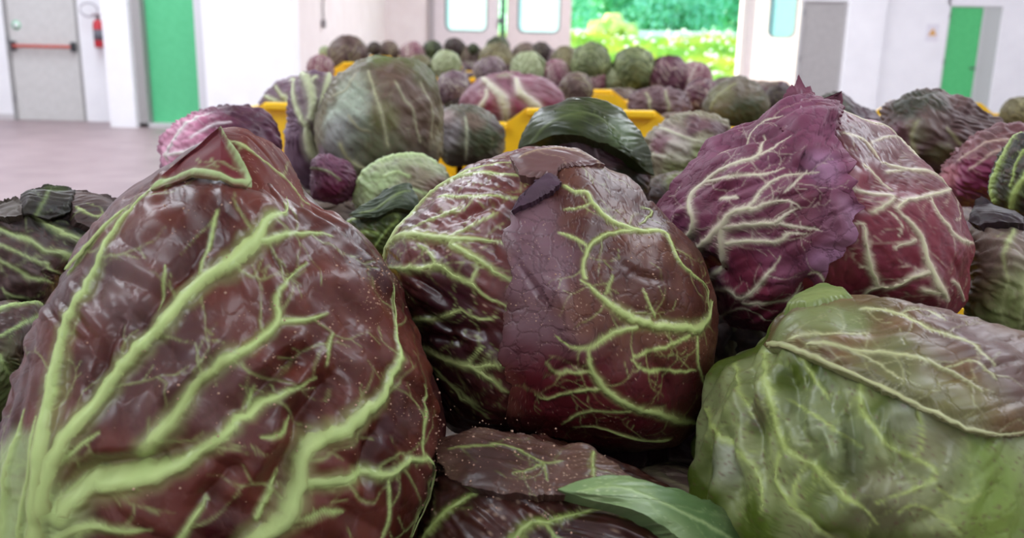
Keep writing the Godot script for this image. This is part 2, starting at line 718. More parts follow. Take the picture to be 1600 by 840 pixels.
# ---------------------------------------------------------------- small builders
func chamfer(st: SurfaceTool, c: Vector3, s: Vector3, b: float) -> void:
	# a box with bevelled edges
	var hs := s * 0.5
	b = minf(b, minf(hs.x, minf(hs.y, hs.z)) * 0.9)
	var faces := []
	for ax in 3:
		var u := (ax + 1) % 3
		var v := (ax + 2) % 3
		for sg in [-1.0, 1.0]:
			var q := []
			for t in [[-1.0, -1.0], [1.0, -1.0], [1.0, 1.0], [-1.0, 1.0]]:
				var p := Vector3.ZERO
				p[ax] = sg * hs[ax]
				p[u] = t[0] * (hs[u] - b)
				p[v] = t[1] * (hs[v] - b)
				q.append(p)
			faces.append(q)
		for su in [-1.0, 1.0]:
			for sv in [-1.0, 1.0]:
				var q := []
				for t in [-1.0, 1.0]:
					var p := Vector3.ZERO
					p[ax] = t * (hs[ax] - b)
					p[u] = su * hs[u]
					p[v] = sv * (hs[v] - b)
					q.append(p)
				for t in [1.0, -1.0]:
					var p := Vector3.ZERO
					p[ax] = t * (hs[ax] - b)
					p[u] = su * (hs[u] - b)
					p[v] = sv * hs[v]
					q.append(p)
				faces.append(q)
	for sx in [-1.0, 1.0]:
		for sy in [-1.0, 1.0]:
			for sz in [-1.0, 1.0]:
				var g := Vector3(sx, sy, sz)
				faces.append([Vector3(hs.x, hs.y - b, hs.z - b) * g, Vector3(hs.x - b, hs.y, hs.z - b) * g, Vector3(hs.x - b, hs.y - b, hs.z) * g])
	for q in faces:
		var n: Vector3 = (q[1] - q[0]).cross(q[2] - q[0])
		var mid := Vector3.ZERO
		for p in q:
			mid += p
		if n.dot(mid) > 0.0:          # clockwise seen from outside
			q.reverse()
		n = -(q[1] - q[0]).cross(q[2] - q[0]).normalized()
		for t in range(1, q.size() - 1):
			for p in [q[0], q[t], q[t + 1]]:
				st.set_normal(n)
				st.add_vertex(c + p)

func begin() -> SurfaceTool:
	var st := SurfaceTool.new()
	st.begin(Mesh.PRIMITIVE_TRIANGLES)
	return st

func cbox(s: Vector3, b: float) -> ArrayMesh:
	var st := begin()
	chamfer(st, Vector3.ZERO, s, b)
	return st.commit()

func plate(poly: PackedVector2Array, depth: float) -> ArrayMesh:
	# a flat panel of this outline (x, y), its front at z = 0 and its back at z = -depth
	var st := begin()
	var tri := Geometry2D.triangulate_polygon(poly)
	for k in range(0, tri.size(), 3):
		var a := poly[tri[k]]
		var b := poly[tri[k + 1]]
		var c := poly[tri[k + 2]]
		if (b - a).cross(c - a) > 0.0:
			var t := b
			b = c
			c = t
		st.set_normal(Vector3.BACK)
		for p in [a, b, c]:
			st.add_vertex(Vector3(p.x, p.y, 0))
		st.set_normal(Vector3.FORWARD)
		for p in [a, c, b]:
			st.add_vertex(Vector3(p.x, p.y, -depth))
	var area := 0.0
	for i in poly.size():
		area += poly[i].cross(poly[(i + 1) % poly.size()])
	for i in poly.size():
		var a := poly[i]
		var b := poly[(i + 1) % poly.size()]
		if area < 0.0:
			var t := a
			a = b
			b = t
		var e := (b - a).normalized()
		st.set_normal(Vector3(e.y, -e.x, 0))
		var a0 := Vector3(a.x, a.y, 0)
		var b0 := Vector3(b.x, b.y, 0)
		var back := Vector3(0, 0, -depth)
		for p in [a0, b0, a0 + back, b0, b0 + back, a0 + back]:
			st.add_vertex(p)
	return st.commit()

func round_rect(x0: float, y0: float, x1: float, y1: float, r: float) -> PackedVector2Array:
	var res := PackedVector2Array()
	for c in [[x1 - r, y1 - r, 0.0], [x0 + r, y1 - r, 90.0], [x0 + r, y0 + r, 180.0], [x1 - r, y0 + r, 270.0]]:
		for k in 7:
			var t := deg_to_rad(c[2] + k * 15.0)
			res.append(Vector2(c[0] + cos(t) * r, c[1] + sin(t) * r))
	return res

func frame_mesh(outer: PackedVector2Array, inner: PackedVector2Array, depth: float) -> ArrayMesh:
	# a ring between two outlines with the same number of points
	var st := begin()
	var n := outer.size()
	for i in n:
		var j := (i + 1) % n
		var o0 := Vector3(outer[i].x, outer[i].y, 0)
		var o1 := Vector3(outer[j].x, outer[j].y, 0)
		var i0 := Vector3(inner[i].x, inner[i].y, 0)
		var i1 := Vector3(inner[j].x, inner[j].y, 0)
		var b := Vector3(0, 0, -depth)
		for q in [[o0, o1, i1, i0], [o0 + b, i0 + b, i1 + b, o1 + b], [o0, o0 + b, o1 + b, o1], [i0, i1, i1 + b, i0 + b]]:
			var nn: Vector3 = -((q[2] - q[0]).cross(q[1] - q[0])).normalized()
			st.set_normal(nn)
			for p in [q[0], q[2], q[1], q[0], q[3], q[2]]:
				st.add_vertex(p)
	return st.commit()

func sweep(pts: Array, r: float, n := 8) -> ArrayMesh:
	var st := begin()
	var rings := []
	for i in pts.size():
		var d: Vector3 = (pts[mini(i + 1, pts.size() - 1)] - pts[maxi(i - 1, 0)]).normalized()
		var u := d.cross(Vector3.UP if absf(d.y) < 0.9 else Vector3.RIGHT).normalized()
		var v := u.cross(d)
		var ring := []
		for k in n:
			ring.append([pts[i] + (u * cos(TAU * k / n) + v * sin(TAU * k / n)) * r, u * cos(TAU * k / n) + v * sin(TAU * k / n)])
		rings.append(ring)
	for i in pts.size() - 1:
		for k in n:
			var a = rings[i][k]
			var b = rings[i][(k + 1) % n]
			var c = rings[i + 1][k]
			var d = rings[i + 1][(k + 1) % n]
			for q in [a, b, c, b, d, c]:
				st.set_normal(q[1])
				st.add_vertex(q[0])
	return st.commit()

func lathe(prof: Array, n := 24) -> ArrayMesh:
	# Vector2(radius, height) from bottom to top
	var st := begin()
	st.set_smooth_group(0)
	for i in prof.size() - 1:
		for k in n:
			var t0 := TAU * k / n
			var t1 := TAU * (k + 1) / n
			var a := Vector3(cos(t0) * prof[i].x, prof[i].y, sin(t0) * prof[i].x)
			var b := Vector3(cos(t1) * prof[i].x, prof[i].y, sin(t1) * prof[i].x)
			var c := Vector3(cos(t0) * prof[i + 1].x, prof[i + 1].y, sin(t0) * prof[i + 1].x)
			var d := Vector3(cos(t1) * prof[i + 1].x, prof[i + 1].y, sin(t1) * prof[i + 1].x)
			for p in [a, b, c, b, d, c]:
				st.add_vertex(p)
	st.generate_normals()
	return st.commit()

# ---------------------------------------------------------------- the hall
func wall_piece(called: String, x0: float, x1: float, y0: float, y1: float, z0: float, z1: float, m: Material) -> void:
	struct(called, bx(x1 - x0, y1 - y0, absf(z1 - z0)), m, Vector3((x0 + x1) / 2, (y0 + y1) / 2, (z0 + z1) / 2))

func build_hall() -> void:
	var white := surface_mat("white_plaster", Color("efeff2"), Color("f7f7f9"), 0.01, 0.35, 0.8)
	var beige := surface_mat("beige_plaster", Color("dfd3d0"), Color("e8dedb"), 0.01, 0.35, 0.85)
	var floor_m := surface_mat("floor_resin", Color("847073"), Color("9c888a"), 0.008, 0.4, 0.42)
	var ceil_m := surface_mat("ceiling_paint", Color("e8e8e8"), Color("f0f0f0"), 0.01, 0.3, 0.9)
	wall_piece("floor", -10, 10.4, -0.2, 0.0, 8.2, -20.3, floor_m)
	wall_piece("ceiling", -10, 10.4, 6.0, 6.2, 8.2, -20.3, ceil_m)
	wall_piece("wall_behind", -10, 10.4, 0, 6, 8.0, 8.2, white)
	wall_piece("wall_left", -10, -9.8, 0, 6, 8.0, -12.6, white)
	wall_piece("wall_right", 10.2, 10.4, 0, 6, 8.0, -16.2, white)
	# left block: door bay, pilaster, green door bay, corner
	var zl := -12.4
	wall_piece("wall_left_block", -9.8, -7.12, 0, 6, zl, zl - 0.25, white)
	wall_piece("wall_left_block_lintel", -7.12, -6.08, 2.2, 6, zl, zl - 0.25, white)
	wall_piece("wall_left_block_middle", -6.08, -5.02, 0, 6, zl, zl - 0.25, white)
	wall_piece("pillar_left", -5.36, -5.02, 0, 6, -11.55, zl, white)
	wall_piece("wall_green_door_lintel", -5.02, -4.08, 2.25, 6, -11.8, -12.0, white)
	wall_piece("wall_left_corner", -4.08, -2.93, 0, 6, -11.6, -12.0, white)
	wall_piece("wall_left_side", -3.13, -2.93, 0, 6, -12.0, -20.0, beige)
	# far wall with the folding gate and the open bay
	var zf := -20.0
	wall_piece("wall_far", -3.13, -1.98, 0, 6, zf, zf - 0.25, beige)
	wall_piece("wall_far_lintel", -1.98, 5.25, 3.7, 6, zf, zf - 0.25, beige)
	wall_piece("wall_far_right", 5.25, 6.85, 0, 6, zf, zf - 0.25, beige)
	wall_piece("wall_right_side", 6.65, 6.85, 0, 6, -16.2, -20.0, white)
	# right block
	var zr := -16.0
	wall_piece("wall_right_block_lintel", 5.05, 5.86, 2.1, 6, zr, zr - 0.2, white)
	wall_piece("wall_right_block", 5.86, 7.66, 0, 6, zr, zr - 0.2, white)
	wall_piece("wall_right_block_panel", 5.86, 6.5, 0, 6, zr + 0.08, zr, white)
	wall_piece("wall_right_block_top", 7.62, 8.6, 2.07, 6, zr, zr - 0.2, white)
	wall_piece("wall_right_block_end", 8.6, 10.2, 0, 6, zr, zr - 0.2, white)
	# skirting step of the left bays
	wall_piece("baseboard_left", -9.8, -7.12, 0, 0.08, zl + 0.012, zl, mat("skirting", Color("c9c5c6"), 0.6))
	# grey fire door with a red push bar
	var steel := surface_mat("door_grey_paint", Color("c9c8c5"), Color("d3d2cf"), 0.02, 0.8, 0.5)
	var dark_frame := mat("frame_grey", Color("9b9a98"), 0.5)
	door("door_1", Vector3(-6.6, 0, zl - 0.05), 0.94, 2.16, steel, dark_frame)
	var d1 := get_node("door_1")
	obj("push_bar", sweep([Vector3(-0.4, 1.02, 0.1), Vector3(0.0, 1.02, 0.1), Vector3(0.42, 1.02, 0.1)], 0.022), mat("bar_red", Color("c2554a"), 0.4), d1)
	for x in [-0.41, 0.43]:
		obj("bar_bracket", cbox(Vector3(0.05, 0.13, 0.1), 0.01), mat("black_plastic", Color("3c3d40"), 0.5), d1, Vector3(x, 1.02, 0.07))
	obj("round_sticker", lathe([Vector2(0.0, 0.0), Vector2(0.065, 0.0), Vector2(0.065, 0.004), Vector2(0.0, 0.004)]), mat("sticker_green", Color("8fd0ab"), 0.5), d1, Vector3(-0.36, 1.3, 0.024)).rotation.x = PI / 2
	obj("sticker_disc", lathe([Vector2(0.0, 0.0), Vector2(0.042, 0.0), Vector2(0.042, 0.004), Vector2(0.0, 0.004)]), mat("sticker_white", Color("e4efe8"), 0.5), d1, Vector3(-0.36, 1.3, 0.027)).rotation.x = PI / 2
	# green doors
	var green := surface_mat("door_green_paint", Color("55bd83"), Color("5fc78d"), 0.02, 0.8, 0.5)
	door("door_2", Vector3(-4.55, 0.05, -11.86), 0.72, 2.16, green, mat("frame_pale", Color("c3c3c6"), 0.5))
	wall_piece("trim_1", -5.02, -4.9, 0, 2.25, -11.66, -11.8, mat("jamb_grey", Color("9d9a99"), 0.6))
	wall_piece("trim_2", -5.02, -4.08, 0, 0.05, -11.66, -12.0, mat("threshold", Color("c6c4c5"), 0.5))
	wall_piece("trim_3", -4.19, -4.08, 0, 2.25, -11.62, -11.8, mat("jamb_pale", Color("d0d0d4"), 0.6))
	var grey2 := surface_mat("door_far_grey_paint", Color("a3a09e"), Color("aeaba9"), 0.02, 0.8, 0.55)
	door("door_3", Vector3(5.46, 0, zr - 0.06), 0.72, 2.08, grey2, mat("frame_far_grey", Color("b5b2b2"), 0.5))
	var green2 := surface_mat("door_far_green_paint", Color("4dbe72"), Color("56c87b"), 0.02, 0.8, 0.5)
	door("door_4", Vector3(7.98, 0, zr - 0.06), 0.58, 2.05, green2, mat("frame_far_pale", Color("c8cac9"), 0.5))
	wall_piece("trim_4", 8.3, 8.6, 0, 2.1, zr - 0.03, zr - 0.12, mat("side_leaf_grey", Color("bfc4c1"), 0.55))
	obj("door_handle", sweep([Vector3(0.27, 1.0, 0.02), Vector3(0.27, 1.0, 0.07), Vector3(0.17, 1.0, 0.07)], 0.012), mat("handle_grey", Color("77787a"), 0.35, 0.6), get_node("door_4"))
	# fire extinguisher on its bracket beside the pillar
	var fe := thing("fire_extinguisher", "red fire extinguisher with a dark grey label hung on the white wall", "extinguisher", Vector3(-5.76, 1.02, zl + 0.1))
	obj("cylinder", lathe([Vector2(0, 0), Vector2(0.055, 0.0), Vector2(0.068, 0.02), Vector2(0.068, 0.31), Vector2(0.05, 0.355), Vector2(0.022, 0.375), Vector2(0.0, 0.375)]), mat("extinguisher_red", Color("c8303a"), 0.35), fe)
	obj("paper_label", lathe([Vector2(0.0685, 0.1), Vector2(0.0695, 0.1), Vector2(0.0695, 0.24), Vector2(0.0685, 0.24)]), mat("label_grey", Color("6c6a72"), 0.6), fe)
	obj("valve", lathe([Vector2(0.02, 0.37), Vector2(0.022, 0.39), Vector2(0.022, 0.42), Vector2(0.012, 0.43), Vector2(0.0, 0.43)]), mat("valve_black", Color("2c2c2e"), 0.4), fe)
	obj("lever", cbox(Vector3(0.12, 0.014, 0.02), 0.004), mat("lever_grey", Color("8a5a5e"), 0.4), fe, Vector3(0.0, 0.435, 0.03))
	obj("wall_bracket", cbox(Vector3(0.05, 0.2, 0.04), 0.005), mat("bracket_grey", Color("808084"), 0.5), fe, Vector3(0, 0.22, -0.08))
	var hose := []
	for k in 19:
		var t := TAU * k / 18.0
		hose.append(Vector3(-0.1 + cos(t) * 0.12, 0.5 + sin(t) * 0.09, 0.02))
	obj("hose", sweep(hose, 0.011), mat("hose_grey", Color("a9a6ad"), 0.5), fe)
	# a cable and a small junction box on the beige side wall
	var cab := thing("wall_cable", "thin dark cable with a small grey box on the beige wall past the white corner", "cable", Vector3(-2.9, 1.2, -13.4))
	var cp := []
	for k in 15:
		cp.append(Vector3(0.012, 0.28 + k * 0.09, 0.05 * sin(k * 0.9)))
	obj("cable", sweep(cp, 0.012), mat("cable_grey", Color("77706e"), 0.6), cab)
	obj("junction_box", cbox(Vector3(0.05, 0.12, 0.1), 0.008), mat("junction_grey", Color("8d8888"), 0.5), cab, Vector3(0.01, 0.24, 0))
	# small orange warning sign on a white card by the far green door
	var sg := thing("warning_sign", "small white card with an orange warning triangle beside the far green door", "sign", Vector3(7.4, 1.6, zr + 0.004))
	obj("card", cbox(Vector3(0.22, 0.3, 0.006), 0.002), mat("card_white", Color("e6e3ea"), 0.5), sg)
	obj("triangle", plate(PackedVector2Array([Vector2(-0.075, -0.05), Vector2(0.075, -0.05), Vector2(0, 0.08)]), 0.003), mat("sign_orange", Color("d8a24e"), 0.5), sg, Vector3(0, 0, 0.007))
	build_gate()

func door(called: String, at: Vector3, w: float, h: float, m: Material, fm: Material) -> void:
	var d := Node3D.new()
	d.name = called
	add_child(d)
	d.position = at
	d.set_meta("kind", "structure")
	obj("door_leaf", cbox(Vector3(w, h, 0.05), 0.006), m, d, Vector3(0, h / 2, 0))
	for s in [-1.0, 1.0]:
		obj("door_frame", cbox(Vector3(0.05, h + 0.05, 0.09), 0.006), fm, d, Vector3(s * (w / 2 + 0.025), (h + 0.05) / 2, 0.0))
	obj("door_frame", cbox(Vector3(w + 0.1, 0.05, 0.09), 0.006), fm, d, Vector3(0, h + 0.026, 0.001))
	for k in 3:
		obj("hinge", cyl(0.014, 0.014, 0.1, 10), mat("hinge_grey", Color("88888a"), 0.4, 0.5), d, Vector3(-w / 2 - 0.01, 0.3 + k * 0.8, 0.045))

func gate_leaf(at: Vector3, turn: float, w: float, m: Material, win: bool, label: String) -> void:
	var g := Node3D.new()
	g.name = numbered("gate_leaf")
	add_child(g)
	g.position = at
	g.rotation.y = turn
	tag(g, label, "gate")
	var h := 3.6
	if win:
		var wx := 0.45 if w < 1.5 else 0.3
		var inner := round_rect(-wx, 1.58, wx, 2.9, 0.14)
		var outer := PackedVector2Array()
		# the same number of points round the leaf's own edge
		for p in inner:
			var q: Vector2 = (p - Vector2(0, 2.24))
			var s := minf((w / 2) / maxf(absf(q.x), 0.001), 1.36 / maxf(absf(q.y), 0.001))
			outer.append(Vector2(0, 2.24) + q * s)
		for c in [Vector2(w / 2, 3.6), Vector2(-w / 2, 3.6), Vector2(-w / 2, 0.88), Vector2(w / 2, 0.88)]:
			var best := 0
			for i in outer.size():
				if outer[i].distance_to(c) < outer[best].distance_to(c):
					best = i
			outer[best] = c
		obj("panel", frame_mesh(outer, inner, 0.05), m, g)
		obj("lower_panel", cbox(Vector3(w, 0.87, 0.05), 0.004), m, g, Vector3(0, 0.44, -0.025))
		obj("window_seal", frame_mesh(round_rect(-wx - 0.03, 1.55, wx + 0.03, 2.93, 0.16), inner, 0.07), mat("rubber_grey", Color("7f8688"), 0.6), g, Vector3(0, 0, 0.012))
		var pane := mat("pane_cyan", Color("93dfe2"), 0.6)
		pane.backlight_enabled = true
		pane.backlight = Color(1.0, 1.0, 1.0)
		obj("pane", plate(inner, 0.006), pane, g, Vector3(0, 0, -0.022))
	else:
		obj("panel", cbox(Vector3(w, h, 0.05), 0.004), m, g, Vector3(0, h / 2, -0.025))

func build_gate() -> void:
	var pale := surface_mat("gate_pale_paint", Color("d7cbcb"), Color("ddd2d2"), 0.02, 0.5, 0.55)
	var rosy := surface_mat("gate_rosy_paint", Color("d2c2bf"), Color("d8c9c6"), 0.02, 0.5, 0.55)
	var z := -20.05
	gate_leaf(Vector3(-1.14, 0, z), 0.0, 1.46, pale, true, "pale folding gate leaf with a rounded window beside the beige wall")
	gate_leaf(Vector3(0.48, 0, z), 0.0, 1.44, rosy, true, "rosy grey folding gate leaf with a rounded window next to the open bay")
	gate_leaf(Vector3(5.68, 0, -19.33), -0.82, 1.66, pale, true, "sunlit white gate leaf with a blue window standing open beside the grey door")
	wall_piece("trim_5", -1.98, -1.86, 0, 3.7, -19.93, -20.12, mat("gate_post_grey", Color("a39a9b"), 0.5))
	wall_piece("trim_6", 4.98, 5.25, 0, 3.7, -19.95, -20.2, mat("gate_post_pale", Color("d8d2d0"), 0.5))
	var post := thing("gate_bolt_post", "dark upright lock bar where the two closed gate leaves meet", "lock bar", Vector3(-0.325, 0, -20.0))
	obj("upright", cbox(Vector3(0.1, 3.6, 0.06), 0.01), mat("bolt_dark", Color("3f4a4c"), 0.5), post, Vector3(0, 1.8, 0))
	obj("bolt_cover", cbox(Vector3(0.17, 1.35, 0.07), 0.015), mat("bolt_dark", Color("3f4a4c"), 0.5), post, Vector3(0, 0.78, 0.02))
	obj("bolt_knob", cbox(Vector3(0.16, 0.12, 0.09), 0.02), mat("bolt_grey", Color("5b6264"), 0.5), post, Vector3(-0.02, 1.8, 0.03))

func build_lamps() -> void:
	# long translucent skylight panels in the ceiling: each a glowing panel with an area light just under it
	var glow := StandardMaterial3D.new()
	glow.albedo_color = Color(0.9, 0.92, 0.95)
	glow.emission_enabled = true
	glow.emission = Color(0.93, 0.96, 1.0)
	glow.emission_energy_multiplier = 1.6
	for s in LAMPS:
		var t := thing("ceiling_light", s[4], "ceiling light", Vector3(s[0], 5.95, s[1]), "ceiling lights")
		obj("glowing_panel", cbox(Vector3(s[2], 0.04, s[3]), 0.005), glow, t)
		for k in [-1.0, 1.0]:
			obj("frame", cbox(Vector3(0.06, 0.09, s[3] + 0.1), 0.005), mat("lamp_frame", Color("cfcfd2"), 0.5), t, Vector3(k * (s[2] / 2 + 0.03), 0.0, 0))
		var l := AreaLight3D.new()
		l.name = "ceiling_light_glow"
		l.area_size = Vector2(s[2], s[3])
		l.light_energy = s[5]
		l.light_color = Color(0.94, 0.965, 1.0)
		l.shadow_enabled = true
		l.area_range = 40.0
		l.position = Vector3(0, -0.05, 0)
		l.rotation.x = -PI / 2
		t.add_child(l)

# ---------------------------------------------------------------- outdoors, seen through the open bay
func blob_mesh(parts: Array, sd: int, rough: float, c1: Color, c2: Color, n := 26) -> ArrayMesh:
	# a bushy crown: several bumpy balls joined; parts are [centre, radius]
	var nz := FastNoiseLite.new()
	nz.seed = sd
	nz.frequency = 1.1
	nz.fractal_octaves = 4
	var st := begin()
	st.set_smooth_group(0)
	for q in parts:
		for j in n:
			for i in n * 2:
				var quad := []
				for t in [[0, 0], [1, 0], [1, 1], [0, 1]]:
					var th: float = PI * (j + t[1]) / n
					var ph: float = PI * (i + t[0]) / n
					var dir := Vector3(sin(th) * cos(ph), cos(th), sin(th) * sin(ph))
					var p: Vector3 = q[0] + dir * q[1]
					var v := nz.get_noise_3dv(p * 1.6)
					p += dir * q[1] * v * rough
					quad.append([p, c1.lerp(c2, clampf(0.5 + v * 1.3, 0, 1))])
				for k in [0, 2, 1, 0, 3, 2]:
					st.set_color(quad[k][1])
					st.add_vertex(quad[k][0])
	st.generate_normals()
	return st.commit()

func land(x: float, z: float) -> float:
	# the meadow rises in a bank to a track at the top
	return -0.05 + 1.85 * smoothstep(-21.0, -35.0, z) + 0.06 * sin(x * 1.3 + z) + 0.05 * sin(z * 2.1 - x * 0.6)

func build_outdoors() -> void:
	var grass := surface_mat("meadow", Color("9fb445"), Color("c3cd5c"), 0.02, 0.25, 0.95)
	var st := begin()
	st.set_smooth_group(0)
	for j in 60:
		for i in 60:
			var q := []
			for t in [[0, 0], [1, 0], [1, 1], [0, 1]]:
				var x: float = -24.0 + (i + t[0]) * 1.0
				var z: float = -20.3 - (j + t[1]) * 1.0
				q.append(Vector3(x, land(x, z), z))
			for k in [0, 2, 1, 0, 3, 2]:
				st.add_vertex(q[k])
	st.generate_normals()
	struct("ground", st.commit(), grass)
	var r := RandomNumberGenerator.new()
	r.seed = 9
	var tuft := begin()
	for k in 7:
		var a := TAU * k / 7.0
		var lean := Vector3(cos(a), 0, sin(a)) * 0.09
		var side := Vector3(-sin(a), 0, cos(a)) * 0.014
		tuft.set_normal(Vector3(lean.x, 0.6, lean.z).normalized())
		for p in [-side, lean + Vector3(0, 0.34, 0), side]:
			tuft.add_vertex(p)
	var tm := tuft.commit()
	var mm := MultiMesh.new()
	mm.transform_format = MultiMesh.TRANSFORM_3D
	mm.use_colors = true
	mm.mesh = tm
	mm.instance_count = 12000
	var patch := FastNoiseLite.new()
	patch.seed = 5
	patch.frequency = 0.35
	for i in mm.instance_count:
		var z := -21.0 - r.randf() * 12.0
		var x := r.randf_range(-1, 13)
		var b := Basis(Vector3.UP, r.randf() * TAU).scaled(Vector3.ONE * r.randf_range(0.5, 1.1))
		mm.set_instance_transform(i, Transform3D(b, Vector3(x, land(x, z), z)))
		var c := Color("7fc062").lerp(Color("d6da62"), clampf(0.5 + patch.get_noise_2d(x, z) * 1.6, 0, 1))
		mm.set_instance_color(i, c.lerp(Color("b8cf55"), r.randf() * 0.5).srgb_to_linear())
	var go := MultiMeshInstance3D.new()
	go.name = "meadow_grass"
	go.multimesh = mm
	var gm := mat("grass_blade", Color.WHITE, 0.8)
	gm.vertex_color_use_as_albedo = true
	gm.backlight_enabled = true
	gm.backlight = Color(0.9, 0.9, 0.6)
	go.material_override = gm
	tag(go, "tall yellow-green meadow grass on the bank outside the open bay", "grass").set_meta("kind", "stuff")
	add_child(go)
	# a pale gravel track along the top of the bank
	struct("path", bx(40, 0.6, 2.6), surface_mat("gravel", Color("d5d8da"), Color("e6e6e4"), 0.05, 0.6, 0.95), Vector3(22, 1.86, -36.2))
	# the row of bushes and trees behind it: crowns of many single leaves round a few dark boughs
	var leafst := begin()
	leafst.set_normal(Vector3.BACK)
	for p in [Vector3(0, -0.5, 0), Vector3(-0.3, 0, 0.06), Vector3(0, 0.5, 0), Vector3(0, -0.5, 0), Vector3(0, 0.5, 0), Vector3(0.3, 0, 0.06)]:
		leafst.add_vertex(p)
	var leafm := leafst.commit()
	var lm := mat("foliage", Color.WHITE, 0.8)
	lm.vertex_color_use_as_albedo = true
	lm.backlight_enabled = true
	lm.backlight = Color(0.9, 1.0, 0.9)
	var spots := [[1.2, -40.5, 3.0], [4.2, -42.6, 3.3], [7.2, -40.8, 3.0], [10.2, -42.8, 3.4], [13.2, -41.0, 3.1], [16.2, -42.6, 3.3]]
	var names := ["bluish green tree at the left edge of the open bay", "bluish green tree left of the middle of the open bay", "dense bluish green tree in the middle of the open bay", "bluish green tree right of the middle of the open bay", "bluish green tree near the right post of the open bay", "bluish green tree at the right edge of the open bay"]
	for i in spots.size():
		var s = spots[i]
		var t := thing("tree", names[i], "tree", Vector3(s[0], 2.1, s[1]), "trees beyond the meadow")
		var balls := []
		for k in 26:
			balls.append([Vector3(r.randf_range(-1, 1) * s[2] * 0.5, s[2] * (0.1 + 1.5 * pow(r.randf(), 1.3)), r.randf_range(-0.5, 0.5) * s[2] * 0.5), s[2] * r.randf_range(0.24, 0.42), r.randf()])
		var lmm := MultiMesh.new()
		lmm.transform_format = MultiMesh.TRANSFORM_3D
		lmm.use_colors = true
		lmm.mesh = leafm
		lmm.instance_count = 9000
		for k in lmm.instance_count:
			var q = balls[r.randi() % balls.size()]
			var dir := Vector3(r.randfn(), r.randfn(), r.randfn()).normalized()
			var p: Vector3 = q[0] + dir * q[1] * r.randf_range(0.55, 1.1)
			var bb := Basis.from_euler(Vector3(r.randf_range(-1, 1), r.randf() * TAU, r.randf_range(-1, 1))).scaled(Vector3.ONE * r.randf_range(0.16, 0.34))
			lmm.set_instance_transform(k, Transform3D(bb, p))
			lmm.set_instance_color(k, Color("86d6b4").lerp(Color("d0f6de"), clampf(q[2] * 0.7 + r.randf() * 0.4, 0, 1)).srgb_to_linear())
		var cr := MultiMeshInstance3D.new()
		cr.name = "crown"
		cr.multimesh = lmm
		cr.material_override = lm
		cr.set_meta("kind", "stuff")
		t.add_child(cr)
		obj("trunk", lathe([Vector2(0.24, 0), Vector2(0.16, 1.2), Vector2(0.1, s[2] * 1.5)], 10), mat("bark", Color("6b5a48"), 0.9), t)
		for k in 5:
			obj("bough", sweep([Vector3(0, s[2] * (0.3 + 0.2 * k), 0), balls[k][0] * 0.6 + Vector3(0, s[2] * 0.2, 0), balls[k][0]], 0.05), mat("bark", Color("6b5a48"), 0.9), t)
	# a shrub with yellow blossom at the top of the bank
	var sx := 3.6
	var sz := -33.6
	var sh := thing("flowering_shrub", "shrub with pale yellow blossom before the trees at the left of the bay", "shrub", Vector3(sx, land(sx, sz), sz))
	obj("foliage", blob_mesh([[Vector3(0, 0.35, 0), 0.5], [Vector3(0.6, 0.25, 0.2), 0.35], [Vector3(-0.6, 0.3, 0.1), 0.4]], 71, 0.45, Color("a9c651").srgb_to_linear(), Color("e4e27a").srgb_to_linear(), 20), mat("blossom_foliage", Color.WHITE, 0.85), sh)
	mats["blossom_foliage"].vertex_color_use_as_albedo = true
	var fm := MultiMesh.new()
	fm.transform_format = MultiMesh.TRANSFORM_3D
	var ball := SphereMesh.new()
	ball.radius = 0.05
	ball.height = 0.08
	ball.radial_segments = 8
	ball.rings = 4
	fm.mesh = ball
	fm.instance_count = 420
	for i in 420:
		var x := r.randf_range(0, 11)
		var z := r.randf_range(-34, -23)
		fm.set_instance_transform(i, Transform3D(Basis().scaled(Vector3.ONE * r.randf_range(0.6, 1.5)), Vector3(x, land(x, z) + r.randf_range(0.2, 0.4), z)))
	var fo := MultiMeshInstance3D.new()
	fo.name = "meadow_flowers"
	fo.multimesh = fm
	fo.material_override = mat("petal_white", Color("f4f1dc"), 0.8)
	tag(fo, "scattered white flower heads in the meadow outside the open bay", "flowers").set_meta("kind", "stuff")
	add_child(fo)

# ---------------------------------------------------------------- crates
var crate0: Node3D

func crate_panel(w: float, h: float, rise: float) -> ArrayMesh:
	# a side of the crate: low at the corners, raised in the middle where the hand hole is
	var k := w * 0.25
	var outer := PackedVector2Array([Vector2(-w / 2, 0), Vector2(w / 2, 0), Vector2(w / 2, h), Vector2(k + 0.03, h), Vector2(k, h + rise), Vector2(-k, h + rise), Vector2(-k - 0.03, h), Vector2(-w / 2, h)])
	var st := begin()
	st.append_from(plate(outer, 0.005), 0, Transform3D())
	# rim lip and stiffening ribs
	chamfer(st, Vector3(0, h + rise - 0.006, 0.005), Vector3(2 * k, 0.012, 0.016), 0.003)
	for s in [-1.0, 1.0]:
		chamfer(st, Vector3(s * (w / 2 + k + 0.03) / 2, h - 0.006, 0.005), Vector3(w / 2 - k - 0.03, 0.012, 0.016), 0.003)
	chamfer(st, Vector3(0, h * 0.55, 0.004), Vector3(w - 0.02, 0.008, 0.012), 0.002)
	for i in 7:
		chamfer(st, Vector3((i - 3) * w / 7.0, h * 0.3, 0.004), Vector3(0.006, h * 0.5, 0.01), 0.002)
	return st.commit()

